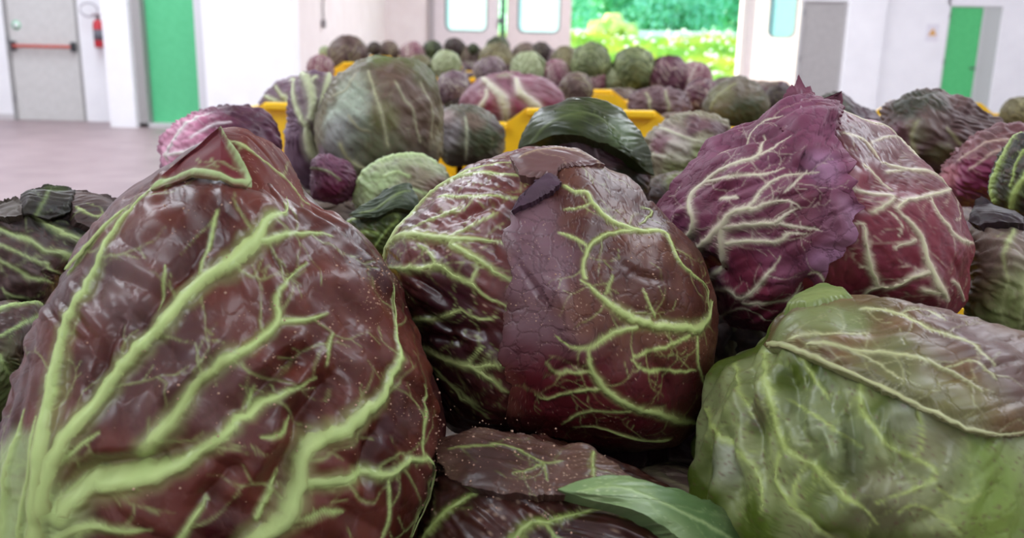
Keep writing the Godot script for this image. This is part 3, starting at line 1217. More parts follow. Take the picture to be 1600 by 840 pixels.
func make_crate() -> void:
	var y := mat("crate_yellow", Color("f7c61a"), 0.38)
	crate0 = Node3D.new()
	crate0.name = "crate"
	var h := 0.2
	for s in [0.0, 1.0]:
		var e := obj("end_panel", crate_panel(0.39, h, 0.022), y, crate0, Vector3(0, 0.005, 0.292 if s == 0.0 else -0.292))
		e.rotation.y = PI * s
		var l := obj("side_panel", crate_panel(0.584, h, 0.0), y, crate0, Vector3(0.192 if s == 0.0 else -0.192, 0.005, 0))
		l.rotation.y = PI / 2 + PI * s
	var st := begin()
	chamfer(st, Vector3(0, 0.006, 0), Vector3(0.384, 0.01, 0.584), 0.003)
	for i in 5:
		chamfer(st, Vector3((i - 2) * 0.075, 0.014, 0), Vector3(0.008, 0.008, 0.57), 0.002)
	obj("base", st.commit(), y, crate0)
	for sx in [-1.0, 1.0]:
		for sz in [-1.0, 1.0]:
			obj("corner_post", cbox(Vector3(0.022, h, 0.022), 0.004), y, crate0, Vector3(sx * 0.184, h / 2 + 0.003, sz * 0.284))

func place_crate(at: Vector3, label: String, group: String) -> void:
	var c := crate0.duplicate()
	c.name = numbered("crate")
	add_child(c)
	c.position = at
	tag(c, label, "crate", group)

# ---------------------------------------------------------------- plainer heads of the heap, built from shared leaves
var kinds := {}

func leaf_kind(c1: String, c2: String, cv: String, blobs: Array, sd: int) -> Dictionary:
	var h := Head.new()
	h.node = Node3D.new()
	for i in 12:
		h.raz.append(0.078)
	h.rz = 0.078
	h.rb = 0.078
	h.lump = 0.006
	h.sd = sd
	h.setup()
	var res := {"leaves": []}
	var r := RandomNumberGenerator.new()
	r.seed = sd
	for v in 2:
		var outl := []
		for k in 26:
			var t := TAU * k / 26.0
			var y := sin(t)
			var w := 0.62 * cos(t) * (1.0 - 0.28 * y)
			var j := r.randf_range(0.93, 1.06)
			outl.append(int(w * j * 1000))
			outl.append(int((y * 0.9 * j) * 1000))
		var veins := []
		veins.append([0, -900, 110, r.randi_range(-40, 40), -400, 80, r.randi_range(-60, 60), 100, 45, r.randi_range(-80, 80), 600, 14])
		for k in 5:
			for s in [-1, 1]:
				var y0 := -700 + k * 230 + r.randi_range(-50, 50)
				veins.append([0, y0, 42, s * 140, y0 + 130, 30, s * 290, y0 + 300 + r.randi_range(-60, 60), 18, s * r.randi_range(380, 440), y0 + 430, 5])
		var o := {"c1": c1, "c2": c2, "cv": cv, "n": 34, "R": 150, "ext": 1.1, "off": 0.004 + 0.004 * v, "edge": 0.006, "wr": 0.003, "puck": 0.003, "blobs": blobs, "seed": sd + v * 9, "least": 1.0, "twig": 0.7, "feather": 0.0, "cell": 0.0004, "mat": leaf_mat("leaf_soft", 0.55, 0.3)}
		var m := make_leaf(h, "outer_leaf", o, outl, veins)
		res.leaves.append(m)
	res.core = make_leaf(h, "inner_leaves", {"c1": c1, "c2": c2, "cv": cv, "n": 24, "wr": 0.006, "puck": 0.004, "off": -0.006, "seed": sd + 31, "mat": leaf_mat("leaf_soft", 0.55, 0.3)}, [], [])
	return res

func plain_head(kind: String, at: Vector3, size: float, label: String, group: String, sd: int, squash := 1.0) -> void:
	var t := thing("radicchio_head", label, "radicchio", at, group)
	var r := RandomNumberGenerator.new()
	r.seed = sd * 13 + 7
	var k = kinds[kind]
	var sc := size / 0.172
	t.basis = Basis.from_euler(Vector3(r.randf_range(-0.5, 0.5), r.randf() * TAU, r.randf_range(-0.5, 0.5)))
	t.scale = Vector3.ONE * sc
	var core: MeshInstance3D = k.core.duplicate()
	core.name = "inner_leaves"
	t.add_child(core, true)
	for i in 6:
		var l: MeshInstance3D = k.leaves[i % 2].duplicate()
		l.name = "outer_leaf"
		var lay := 1.0 + 0.012 * (5 - i)
		l.basis = Basis(Vector3.UP, i * 2.3 + r.randf_range(-0.3, 0.3)) * Basis(Vector3.RIGHT, r.randf_range(-0.35, 0.05)) * Basis().scaled(Vector3.ONE * lay)
		t.add_child(l, true)


func build_heap(x0: float, x1: float, z0: float, z1: float, top: float, depth: float, label: String, sd: int) -> void:
	# the buried heads under the ones in view: one lumpy mass nobody could count
	var r := RandomNumberGenerator.new()
	r.seed = sd
	var balls := []
	for i in int((x1 - x0) / 0.11) + 1:
		for j in int((z1 - z0) / 0.11) + 1:
			balls.append(Vector3(x0 + 0.06 + i * 0.11 + r.randf_range(-0.03, 0.03), z0 + 0.06 + j * 0.11 + r.randf_range(-0.03, 0.03), r.randf_range(-0.02, 0.0)))
	var nx := 40
	var nz := 50
	var st := begin()
	st.set_smooth_group(0)
	for j in nz:
		for i in nx:
			var q := []
			for t in [[0, 0], [1, 0], [1, 1], [0, 1]]:
				var x: float = lerpf(x0, x1, (i + t[0]) / float(nx))
				var z: float = lerpf(z0, z1, (j + t[1]) / float(nz))
				var y := -0.07
				for b in balls:
					var d2: float = (x - b.x) * (x - b.x) + (z - b.y) * (z - b.y)
					if d2 < 0.0056:
						y = maxf(y, sqrt(0.0056 - d2) - 0.075 + b.z)
				q.append(Vector3(x, top + y - 0.012, z))
			for k in [0, 1, 2, 0, 2, 3]:
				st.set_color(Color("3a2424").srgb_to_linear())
				st.add_vertex(q[k])
	st.generate_normals()
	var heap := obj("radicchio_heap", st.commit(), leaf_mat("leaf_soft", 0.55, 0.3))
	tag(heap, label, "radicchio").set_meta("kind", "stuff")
	# rough leafy heads on it, half sunk and past counting
	for v in 2:
		var k = kinds[["brown", "purple"][v]]
		var whole := begin()
		whole.append_from(k.core.mesh, 0, Transform3D())
		for i in 5:
			whole.append_from(k.leaves[i % 2].mesh, 0, Transform3D(Basis(Vector3.UP, i * 2.3) * Basis(Vector3.RIGHT, -0.1 * i).scaled(Vector3.ONE * (1.06 - 0.012 * i)), Vector3.ZERO))
		if not mats.has("buried%d" % v):
			mats["buried%d" % v] = whole.commit()
		var mm := MultiMesh.new()
		mm.transform_format = MultiMesh.TRANSFORM_3D
		mm.use_colors = true
		mm.mesh = mats["buried%d" % v]
		var at := []
		for i in range(v, balls.size(), 2):
			at.append(balls[i])
		mm.instance_count = at.size()
		for i in at.size():
			var b := Basis.from_euler(Vector3(r.randf_range(-0.6, 0.6), r.randf() * TAU, r.randf_range(-0.6, 0.6))).scaled(Vector3.ONE * r.randf_range(0.62, 0.78))
			mm.set_instance_transform(i, Transform3D(b, Vector3(clampf(at[i].x, x0 + 0.065, x1 - 0.065), top - 0.062 + at[i].z, clampf(at[i].y, z0 + 0.07, z1 - 0.07))))
			var t := r.randf_range(0.55, 1.1)
			mm.set_instance_color(i, Color(t, t * r.randf_range(0.9, 1.15), t))
		var o := MultiMeshInstance3D.new()
		o.name = "buried_heads"
		o.multimesh = mm
		o.material_override = leaf_mat("leaf_soft", 0.55, 0.3)
		o.set_meta("kind", "stuff")
		heap.add_child(o, true)

func place_pallet(at: Vector3, h: float, label: String) -> void:
	var p := thing("pallet", label, "pallet", at, "pallets under the crates")
	var m := mat("pallet_grey", Color("5c5f63"), 0.6)
	for i in 4:
		obj("deck_board", cbox(Vector3(0.38, 0.02, 0.12), 0.004), m, p, Vector3(0, h - 0.012, -0.22 + i * 0.147))
	for i in 3:
		obj("runner", cbox(Vector3(0.06, h - 0.024, 0.56), 0.004), m, p, Vector3(-0.15 + i * 0.15, (h - 0.024) / 2, 0))
func build_heads() -> void:
	var h: Head
	h = make_head("biggest radicchio head at the lower left, dark maroon with thick pale green ribs", Vector3(-0.1415, 0.8449, -0.3980), Vector3(0.9474, -0.0556, -0.3152), Vector3(-0.0595, 0.9371, -0.3440), [1034, 1005, 985, 971, 963, 961, 958, 960, 967, 971, 975, 1007, 1078, 1156, 1206, 1201, 1136, 1063, 1018, 987, 958, 928, 900, 879, 862, 848, 838, 834, 834, 842, 860, 892, 935, 983, 1034, 1096, 1155, 1184, 1200, 1221, 1227, 1210, 1190, 1183, 1190, 1203, 1215, 1232, 1263, 1311, 1359, 1375, 1360, 1328, 1279, 1228, 1183, 1143, 1106, 1070], 0.095, 0.09, 0.003, 3, "")
	make_leaf(h, "inner_leaves", {"c1": "4c2524", "c2": "6a3833", "n": 70, "wr": 0.0008, "puck": 0.001, "cell": 0.0002, "mat": leaf_mat("leaf_glossy", 0.36, 0.1), "spots": 0.1, "blobs": [[-551, -280, 119, "b9d28c"], [95, 612, 139, "6b2f2b"]]}, [], [])
	make_leaf(h, "tip_leaf", {"c1": "5f2019", "c2": "77382c", "n": 60, "off": 0.004, "eoff": 0.003, "wr": 0.0012, "wdir": 0.8, "puck": 0.0015, "jag": 0.006, "spots": 0.04, "flare": 0.9, "mat": leaf_mat("leaf_tip", 0.55, 0.1, 0.25), "slope": 0.35}, [-11, 869, 92, 781, 222, 839, 299, 606, 461, 524, 220, 360, 79, 357, 56, 435, 41, 517, 12, 647], [[12, 663, 9, 90, 599, 8, 196, 607, 7, 284, 574, 6]])
	make_leaf(h, "fold_leaf", {"c1": "591c22", "c2": "702e32", "n": 60, "free": true, "off": 0.008, "eoff": 0.0095, "wr": 0.0008, "wdir": -0.6, "puck": 0.0014, "jag": 0.001, "mat": leaf_mat("leaf_tip", 0.55, 0.1, 0.25), "flare": 0.93, "cv": "a9c083", "ctr": Vector2(-0.034, 0.605), "least": 0.001, "feather": 0.6, "slope": 0.35}, [-178, 502, -158, 555, -134, 575, -71, 590, 0, 659, 12, 601, 32, 531, 51, 475, 66, 435, 53, 401, 27, 398, -13, 427, -65, 475, -131, 500], [[-179, 514, 40, -135, 526, 36, -67, 496, 33, -14, 446, 30, 25, 416, 28, 51, 417, 27, 61, 441, 27, 48, 480, 26, 29, 544, 23, 3, 656, 18]])
	make_leaf(h, "outer_leaf", {"creases": [[75, -301, -240, 135, -254, -186, 133, -202, -159, 131, -128, -149, 130, -82, -130, 129, -50, -104, 129], [80, 293, 51, 185, 242, -10, 183, 190, -50, 182, 140, -94, 181, 108, -144, 181, 93, -221, 183, 70, -295, 185], [70, -17, -94, 144, 26, -55, 144, 94, -17, 144, 163, 38, 145, 231, 84, 147], [50, -248, 111, 147, -157, 194, 147, -75, 247, 147, -6, 283, 148], [30, -328, -35, 117, -301, 80, 117, -237, 200, 117], [55, -53, -268, 131, 6, -184, 130, 58, -138, 129], [40, 246, -250, 107, 289, -156, 106, 350, -114, 107], [-60, -148, -62, 181, -70, 19, 179, 18, 86, 180]], "grit": [[533, -287, 69, 260], [416, 227, 83, 170], [206, 78, 142, 150], [459, -105, 83, 120], [-19, -13, 186, 120], [-70, 395, 81, 40]], "c1": "441b15", "c2": "6e392d", "n": 150, "R": 640, "feather": 0.55, "off": 0.0095, "wr": 0.0042, "wdir": 0.75, "wf": Vector2(2.2, 6.5), "puck": 0.0028, "cell": 0.0002, "fine": 0.2, "cf": "8a6058", "jag": 0.005, "spots": 0.0, "mat": leaf_mat("leaf_glossy", 0.36, 0.1), "ctr": Vector2(-0.018, -0.038), "eoff": 0.003, "cv": "b7d080", "tall": 0.26, "flare": 0.97, "blobs": [[-495, -309, 118, "c3da98", 0.95], [-478, -174, 67, "b5cf8e", 0.7], [-333, -286, 75, "b9d28c", 0.8], [-71, -13, 161, "6f5350", 0.5], [-263, 277, 149, "7b6260", 0.5], [540, -255, 119, "7c4a40", 0.6]], "slope": 0.35}, [67, 473, 166, 538, 278, 590, 465, 566, 624, 362, 658, 133, 659, -68, 645, -223, 597, -356, 518, -463, 468, -730, 8, -679, -391, -619, -696, -512, -717, -206, -702, 5, -656, 243, -568, 415, -473, 514, -389, 604, -262, 634, -173, 648, -76, 582, -8, 522, 37, 497], [[-359, -327, 111, -367, -199, 97, -419, -71, 85, -449, 47, 73, -434, 174, 61, -374, 268, 52, -323, 345, 46, -266, 429, 41, -205, 487, 39, -162, 523, 37], [-460, 352, 26, -383, 402, 27, -296, 446, 24, -234, 486, 17], [-345, -259, 98, -331, -138, 89, -291, -58, 80, -249, 40, 72, -149, 129, 66, -55, 196, 60, 8, 209, 53, 66, 275, 46, 102, 347, 39, 144, 398, 34, 167, 434, 28, 165, 470, 22], [72, 280, 24, 153, 347, 19, 234, 389, 14, 306, 395, 8], [-141, -138, 57, -98, -86, 53, -71, -47, 48, -45, -1, 44, 20, 41, 40, 92, 91, 36, 132, 131, 30, 126, 165, 24, 134, 201, 18, 172, 250, 13, 213, 289, 8], [132, 128, 23, 196, 133, 16, 256, 153, 8], [-299, -252, 81, -252, -197, 75, -194, -180, 70, -131, -167, 62, -72, -154, 52, -34, -130, 41, 6, -104, 33, 44, -58, 25, 110, -40, 19, 166, -20, 14, 210, -8, 10], [44, -58, 10, 54, -34, 9, 67, -17, 8], [47, -324, 69, 103, -269, 58, 125, -205, 47, 133, -147, 47, 167, -122, 47, 224, -112, 50, 291, -87, 53, 357, -62, 46, 413, -12, 38, 459, 39, 30, 477, 104, 22, 493, 185, 17, 492, 265, 11], [142, -186, 37, 199, -190, 33, 267, -198, 30, 337, -212, 27, 388, -200, 24, 441, -204, 20, 484, -221, 17, 477, -283, 16, 439, -327, 15, 400, -365, 14], [441, -204, 11, 463, -165, 13, 494, -109, 14, 545, -71, 11, 529, -39, 8], [-325, -321, 39, -274, -280, 34, -227, -266, 29, -173, -267, 25, -120, -268, 21], [-83, -314, 24, -50, -269, 18, -27, -235, 10], [65, -270, 21, 83, -223, 16, 97, -169, 8], [-460, -351, 63, -490, -220, 47, -499, -134, 33, -515, -67, 20], [-6, 340, 11, -15, 298, 12, -36, 247, 11, -50, 215, 8], [-125, 270, 8, -137, 217, 7, -152, 178, 5], [270, 101, 8, 252, 60, 10, 235, 17, 5], [-323, -167, 21, -279, -128, 13, -242, -103, 8], [63, -97, 8, 101, -97, 13, 125, -81, 8], [293, -325, 11, 316, -289, 11, 331, -222, 11], [137, -251, 18, 170, -238, 15, 212, -249, 11], [-414, -339, 45, -409, -212, 33, -455, -81, 22]])
	h = make_head("maroon radicchio head in the middle with a leaf edge running down its front", Vector3(0.0218, 0.8643, -0.4807), Vector3(0.9988, 0.0313, 0.0365), Vector3(-0.0202, 0.9619, -0.2725), [916, 899, 885, 870, 846, 823, 801, 783, 782, 797, 812, 824, 838, 853, 862, 866, 867, 869, 872, 876, 881, 888, 897, 905, 916, 932, 951, 970, 964, 926, 882, 851, 834, 828, 832, 846, 867, 897, 919, 912, 880, 843, 814, 798, 793, 796, 809, 833, 867, 915, 971, 1022, 1057, 1061, 1043, 1018, 993, 970, 950, 933], 0.092, 0.085, 0.0022, 5, "")
	make_leaf(h, "inner_leaves", {"creases": [[40, -543, 99, 117, -451, 47, 115, -382, -1, 113], [30, -650, -157, 101, -421, -160, 96, -259, -168, 93], [30, -400, 316, 97, -294, 348, 96, -168, 370, 95], [40, -582, -29, 132, -414, -106, 127, -181, -116, 122]], "c1": "5d2c2a", "c2": "7a423d", "n": 110, "R": 560, "wr": 0.0024, "wdir": 0.5, "puck": 0.0014, "cell": 0.0004, "fine": 0.45, "cf": "3a1a1b", "mat": leaf_mat("leaf_wet", 0.33, 0.12), "cv": "bcd082", "spots": 0.03, "blobs": [[-422, -241, 291, "3b1f22", 0.8], [-376, 66, 129, "42252a", 0.7], [-351, 355, 159, "8a4a44", 0.6]]}, [], [[-862, 203, 43, -756, 288, 46, -735, 495, 50, -601, 583, 46, -458, 642, 42, -325, 668, 36, -174, 649, 30], [-474, 639, 28, -262, 573, 22, -127, 525, 17, -53, 491, 13], [-524, 493, 24, -296, 430, 16, -107, 392, 9], [-863, 233, 57, -646, 282, 57, -467, 252, 49, -354, 228, 39, -261, 223, 29, -154, 199, 22], [-357, 207, 35, -268, 157, 28, -195, 111, 22, -119, 57, 18], [-845, 161, 36, -532, 122, 33, -394, 125, 30, -323, 84, 24, -253, 54, 20, -219, 9, 16, -169, -7, 13, -148, -38, 9], [-518, 223, 10, -439, 173, 14, -394, 125, 19], [-245, 142, 6, -241, 111, 9, -253, 54, 12], [-686, -99, 27, -469, -73, 26, -376, -46, 21, -336, -30, 12], [-340, -35, 9, -269, -71, 8, -198, -60, 6], [-596, 315, 10, -470, 352, 16, -354, 393, 10], [-370, 249, 16, -271, 292, 13, -182, 334, 6], [-610, -223, 40, -442, -242, 34, -285, -245, 28, -208, -279, 23, -157, -360, 19], [-285, -245, 13, -202, -221, 25, -151, -218, 25], [-303, -233, 16, -244, -166, 9], [-614, -280, 17, -464, -313, 14, -321, -388, 12, -249, -493, 10], [-536, -319, 10, -346, -351, 8, -242, -460, 6], [-296, 430, 10, -355, 373, 8, -451, 375, 7]])
	make_leaf(h, "front_leaf", {"creases": [[20, -125, 157, 60, -57, 61, 60, 4, -22, 60, 46, -62, 60], [20, -19, -314, 80, 86, -206, 79, 144, -259, 80], [25, 273, -134, 92, 362, -238, 94, 396, -350, 97], [-30, 4, 105, 180, 40, -18, 179, 64, -139, 181], [20, 241, 166, 92, 315, 89, 92, 445, 70, 95]], "grit": [[293, 120, 156, 60], [4, 44, 86, 40]], "c1": "522a22", "c2": "744837", "n": 130, "R": 600, "feather": 0.8, "off": 0.0045, "wr": 0.0012, "wf": Vector2(1.5, 4.0), "wdir": 1.9, "puck": 0.0018, "cell": 0.0003, "cellf": 120.0, "fine": 0.45, "cf": "47282a", "jag": 0.012, "edge": 0.002, "mat": leaf_mat("leaf_satin", 0.4, 0.15), "cv": "bcd07e", "spots": 0.05, "ctr": Vector2(0.194, -0.021), "flare": 0.985, "blobs": [[-40, 111, 137, "86656e", 0.9], [-65, 255, 101, "806069", 0.9], [-19, -121, 125, "7f5f66", 0.8], [109, -442, 289, "6a1f2a", 0.85], [398, -371, 188, "5d2026", 0.7]], "slope": 0.35}, [36, 693, 138, 761, 303, 680, 460, 614, 481, 489, 594, 459, 655, 348, 752, 223, 754, 1, 740, -142, 696, -302, 626, -482, 536, -589, 397, -654, 211, -651, 27, -638, -77, -625, -169, -565, -181, -515, -147, -347, -146, -262, -165, -202, -166, -46, -123, 60, -122, 105, -138, 151, -159, 196, -141, 261, -131, 320, -77, 386, -33, 467, 0, 560], [[55, 433, 16, 99, 413, 19, 149, 420, 22, 176, 376, 25, 234, 328, 28, 300, 311, 30, 382, 288, 32, 476, 299, 29, 504, 265, 26, 520, 160, 23, 588, 107, 20, 670, 63, 18, 657, -20, 17], [383, 291, 25, 275, 276, 19, 189, 238, 18, 144, 191, 21], [31, 239, 9, 103, 222, 15, 144, 191, 18], [141, 186, 21, 127, 146, 18, 126, 81, 18], [112, 74, 21, 148, 36, 29, 189, -6, 35, 245, -47, 39, 318, -73, 40, 432, -84, 43, 544, -100, 54, 637, -63, 57, 692, 1, 54], [271, -81, 21, 172, -97, 18, 108, -127, 15, 57, -138, 14, 22, -119, 12], [105, -128, 18, 125, -199, 26, 166, -263, 31, 240, -311, 34, 344, -352, 36, 564, -465, 41], [135, -208, 12, 30, -262, 12, -14, -227, 6], [154, -271, 15, 66, -344, 13, -15, -391, 11, -57, -364, 9], [245, -338, 16, 166, -375, 14, 103, -443, 12, 54, -525, 10], [422, -489, 30, 337, -500, 26, 253, -482, 23, 174, -487, 18, 97, -523, 13], [488, -118, 16, 367, -146, 12, 241, -158, 9], [539, -129, 16, 521, -212, 15, 578, -326, 13], [511, -241, 10, 297, -205, 9, 234, -167, 9], [346, -56, 12, 314, 39, 6], [217, 90, 6, 184, 25, 12], [49, 554, 10, 155, 596, 10, 257, 632, 10], [52, 331, 6, 111, 350, 6, 162, 379, 6], [385, 326, 6, 495, 429, 7, 431, 441, 7]])
	make_leaf(h, "curled_edge", {"c1": "4b3342", "c2": "5d4453", "n": 36, "off": 0.0075, "eoff": 0.0062, "edge": 0.001, "wr": 0.001, "jag": 0.004, "puck": 0.001, "mat": leaf_mat("leaf_matt", 0.6, 0.4), "ctr": Vector2(-0.046, 0.440)}, [0, 489, 33, 456, 44, 428, 14, 393, -51, 348, -121, 307, -129, 294, -104, 365, -60, 423], [])
	make_leaf(h, "top_leaf", {"c1": "63403f", "c2": "7b5a56", "n": 50, "off": 0.0066, "eoff": 0.0056, "wr": 0.001, "wdir": 0.2, "jag": 0.006, "puck": 0.001, "edge": 0.0, "mat": leaf_mat("leaf_satin", 0.4, 0.15), "cv": "b09a7c", "flare": 0.985, "slope": 0.35}, [-173, 622, -23, 675, 121, 672, 254, 619, 122, 538, 35, 504, 24, 447, -31, 470, -113, 484], [[-122, 583, 10, -48, 621, 10, 74, 648, 9, 157, 642, 7], [5, 650, 7, 115, 627, 7, 223, 598, 7]])
	h = make_head("purple radicchio head with cream veins and a toothed leaf edge at its centre", Vector3(0.1918, 0.9042, -0.5281), Vector3(0.9409, 0.1000, 0.3236), Vector3(-0.0383, 0.9807, -0.1919), [772, 745, 725, 705, 678, 654, 641, 641, 649, 656, 662, 668, 679, 700, 725, 741, 751, 757, 752, 745, 746, 756, 771, 789, 811, 835, 857, 887, 932, 965, 947, 892, 841, 806, 786, 777, 776, 783, 789, 778, 755, 736, 726, 718, 704, 689, 680, 677, 681, 691, 710, 742, 789, 850, 901, 906, 875, 847, 828, 804], 0.1, 0.09, 0.003, 8, "")
	make_leaf(h, "inner_leaves", {"c1": "70202f", "c2": "88303f", "n": 110, "R": 560, "wr": 0.0018, "wf": Vector2(1.5, 5.0), "wdir": 0.9, "puck": 0.002, "cell": 0.0004, "cellf": 110.0, "fine": 0.35, "cf": "4a1626", "mat": leaf_mat("leaf_satin", 0.4, 0.15), "cv": "d6cdae", "blobs": [[434, 433, 254, "6d4442", 0.8], [181, 418, 140, "613a3a", 0.7], [372, 22, 207, "8a3040", 0.6], [292, -275, 277, "7a2c3e", 0.6]]}, [], [[91, 493, 15, 225, 499, 20, 269, 435, 22, 312, 370, 22], [314, 354, 26, 456, 329, 34, 644, 314, 43, 869, 244, 41], [348, 291, 18, 475, 321, 15], [859, 235, 33, 525, 140, 27, 386, 110, 25, 329, 69, 25], [550, 154, 19, 549, 56, 22, 579, -7, 26, 641, -82, 29, 904, -137, 33], [329, 69, 29, 377, -4, 33, 409, -81, 38, 418, -179, 42, 460, -272, 49, 553, -366, 58], [376, -266, 22, 468, -299, 30], [432, -198, 29, 326, -214, 26, 276, -278, 25, 233, -299, 23, 175, -423, 15], [233, -284, 25, 160, -110, 22, 156, -56, 19, 163, 0, 16, 100, -4, 10], [186, -187, 11, 154, -186, 11], [138, 173, 18, 244, 152, 20, 336, 136, 25, 294, 93, 27, 215, 52, 21], [205, 309, 18, 286, 250, 16, 345, 175, 14], [378, -74, 18, 259, -101, 11], [96, 733, 20, 284, 708, 28, 562, 695, 30, 657, 463, 24], [556, -267, 15, 628, -316, 18, 715, -425, 20], [632, 686, 17, 396, 564, 14, 263, 472, 11], [292, 54, 11, 329, -6, 9, 294, -62, 7], [175, -423, 15, 299, -433, 13, 430, -481, 11], [941, 211, 13, 889, 72, 12, 666, 6, 12]])
	make_leaf(h, "front_leaf", {"creases": [[80, -840, -282, 245, -531, -185, 224, -419, -275, 220], [90, -78, -220, 154, -70, -355, 157, -114, -588, 166], [40, -255, 227, 156, -157, 265, 155, -58, 227, 154, -5, 131, 152, 7, 0, 152], [-50, 40, 140, 208, 66, 27, 207, 40, -114, 208], [40, -543, 446, 155, -312, 432, 148, -130, 493, 147], [40, -452, 57, 131, -374, 135, 129, -281, 173, 128], [-50, -275, -217, 249, -190, -239, 247, -231, -342, 252]], "c1": "6f2f48", "c2": "884a66", "n": 120, "R": 560, "off": 0.005, "wr": 0.004, "wdir": -0.5, "wf": Vector2(2.0, 6.0), "puck": 0.0025, "cell": 0.0004, "cellf": 110.0, "fine": 0.4, "cf": "4f2438", "jag": 0.004, "edge": 0.004, "mat": leaf_mat("leaf_matt", 0.5, 0.4), "cv": "d9d2b6", "ctr": Vector2(-0.192, 0.051), "flare": 0.97, "blobs": [[13, 234, 87, "a87896", 0.95], [71, 28, 93, "a87896", 0.95], [14, -155, 80, "a07090", 0.9], [-304, -302, 209, "7c2b3f", 0.85], [-107, -387, 173, "74243a", 0.9], [-84, 52, 167, "6b2b3b", 0.7], [-346, 142, 138, "743044", 0.5]], "slope": 0.15}, [-905, 79, -711, 179, -655, 406, -510, 586, -320, 686, -128, 738, 101, 735, 73, 540, 53, 426, 112, 357, 158, 293, 134, 257, 103, 228, 161, 197, 127, 163, 186, 73, 131, 37, 114, 9, 123, -33, 84, -90, 83, -138, 31, -176, 14, -246, -30, -344, -75, -514, -301, -603, -508, -599, -635, -378, -711, -186, -803, -28], [[-752, -128, 39, -487, 1, 35, -536, 130, 34, -482, 217, 32, -378, 268, 30, -278, 303, 28, -270, 363, 25, -282, 457, 22], [-492, 201, 22, -332, 201, 19, -214, 220, 15, -165, 261, 11], [-278, 303, 14, -208, 357, 11, -136, 418, 7], [-632, -137, 38, -476, -74, 37, -353, -1, 35, -301, 46, 30, -233, 61, 26, -169, 87, 22, -108, 92, 18, -78, 60, 14], [-249, 74, 21, -214, 154, 16, -153, 214, 12, -13, 222, 7], [-587, -286, 42, -452, -187, 40, -396, -93, 37, -357, -8, 32], [-355, -13, 28, -257, -2, 25, -150, 5, 21, -117, 38, 16, -91, 62, 14], [-150, 5, 14, -94, -5, 12, -14, -23, 10], [-378, -72, 29, -269, -63, 25, -167, -66, 21, -117, -34, 17, -59, -37, 14], [-581, -339, 31, -432, -316, 27, -341, -329, 25, -255, -255, 22, -186, -168, 17, -162, -127, 10], [-346, -361, 26, -229, -343, 20, -141, -344, 15, -94, -277, 11], [-690, -639, 17, -439, -435, 15, -325, -404, 15, -223, -485, 15], [-391, 113, 22, -298, 103, 14], [-495, 359, 11, -404, 404, 10, -331, 532, 9, -197, 575, 8], [-144, 130, 10, -113, 176, 9, -63, 236, 7], [14, -266, 11, -27, -211, 10, -61, -228, 10]])
	make_leaf(h, "tip_leaf", {"c1": "6e3547", "c2": "84485c", "n": 40, "off": 0.004, "wr": 0.003, "wdir": 0.3, "puck": 0.002, "jag": 0.012, "edge": 0.002, "mat": leaf_mat("leaf_matt", 0.5, 0.4), "flare": 0.8, "free": true, "ctr": Vector2(-0.078, 0.634), "cv": "a58892", "slope": 0.15}, [-302, 539, -274, 753, -202, 821, -131, 899, -99, 838, -65, 850, -39, 803, 25, 696, 66, 784, 121, 860, 122, 694, 60, 448, -71, 410], [[-177, 473, 7, -110, 604, 11, -122, 826, 8], [44, 462, 7, 98, 727, 12]])
	h = make_head("olive green radicchio head mottled with brown at the lower right corner", Vector3(0.1811, 0.8118, -0.3907), Vector3(0.9210, 0.1116, 0.3731), Vector3(0.0566, 0.9095, -0.4119), [825, 836, 843, 854, 864, 865, 865, 859, 837, 812, 795, 783, 771, 762, 759, 763, 773, 791, 816, 830, 822, 800, 784, 788, 818, 853, 867, 862, 854, 853, 863, 879, 900, 922, 935, 939, 928, 906, 883, 848, 801, 758, 727, 706, 694, 690, 689, 685, 683, 689, 702, 724, 756, 784, 794, 797, 805, 813, 814, 816], 0.1, 0.09, 0.003, 12, "")
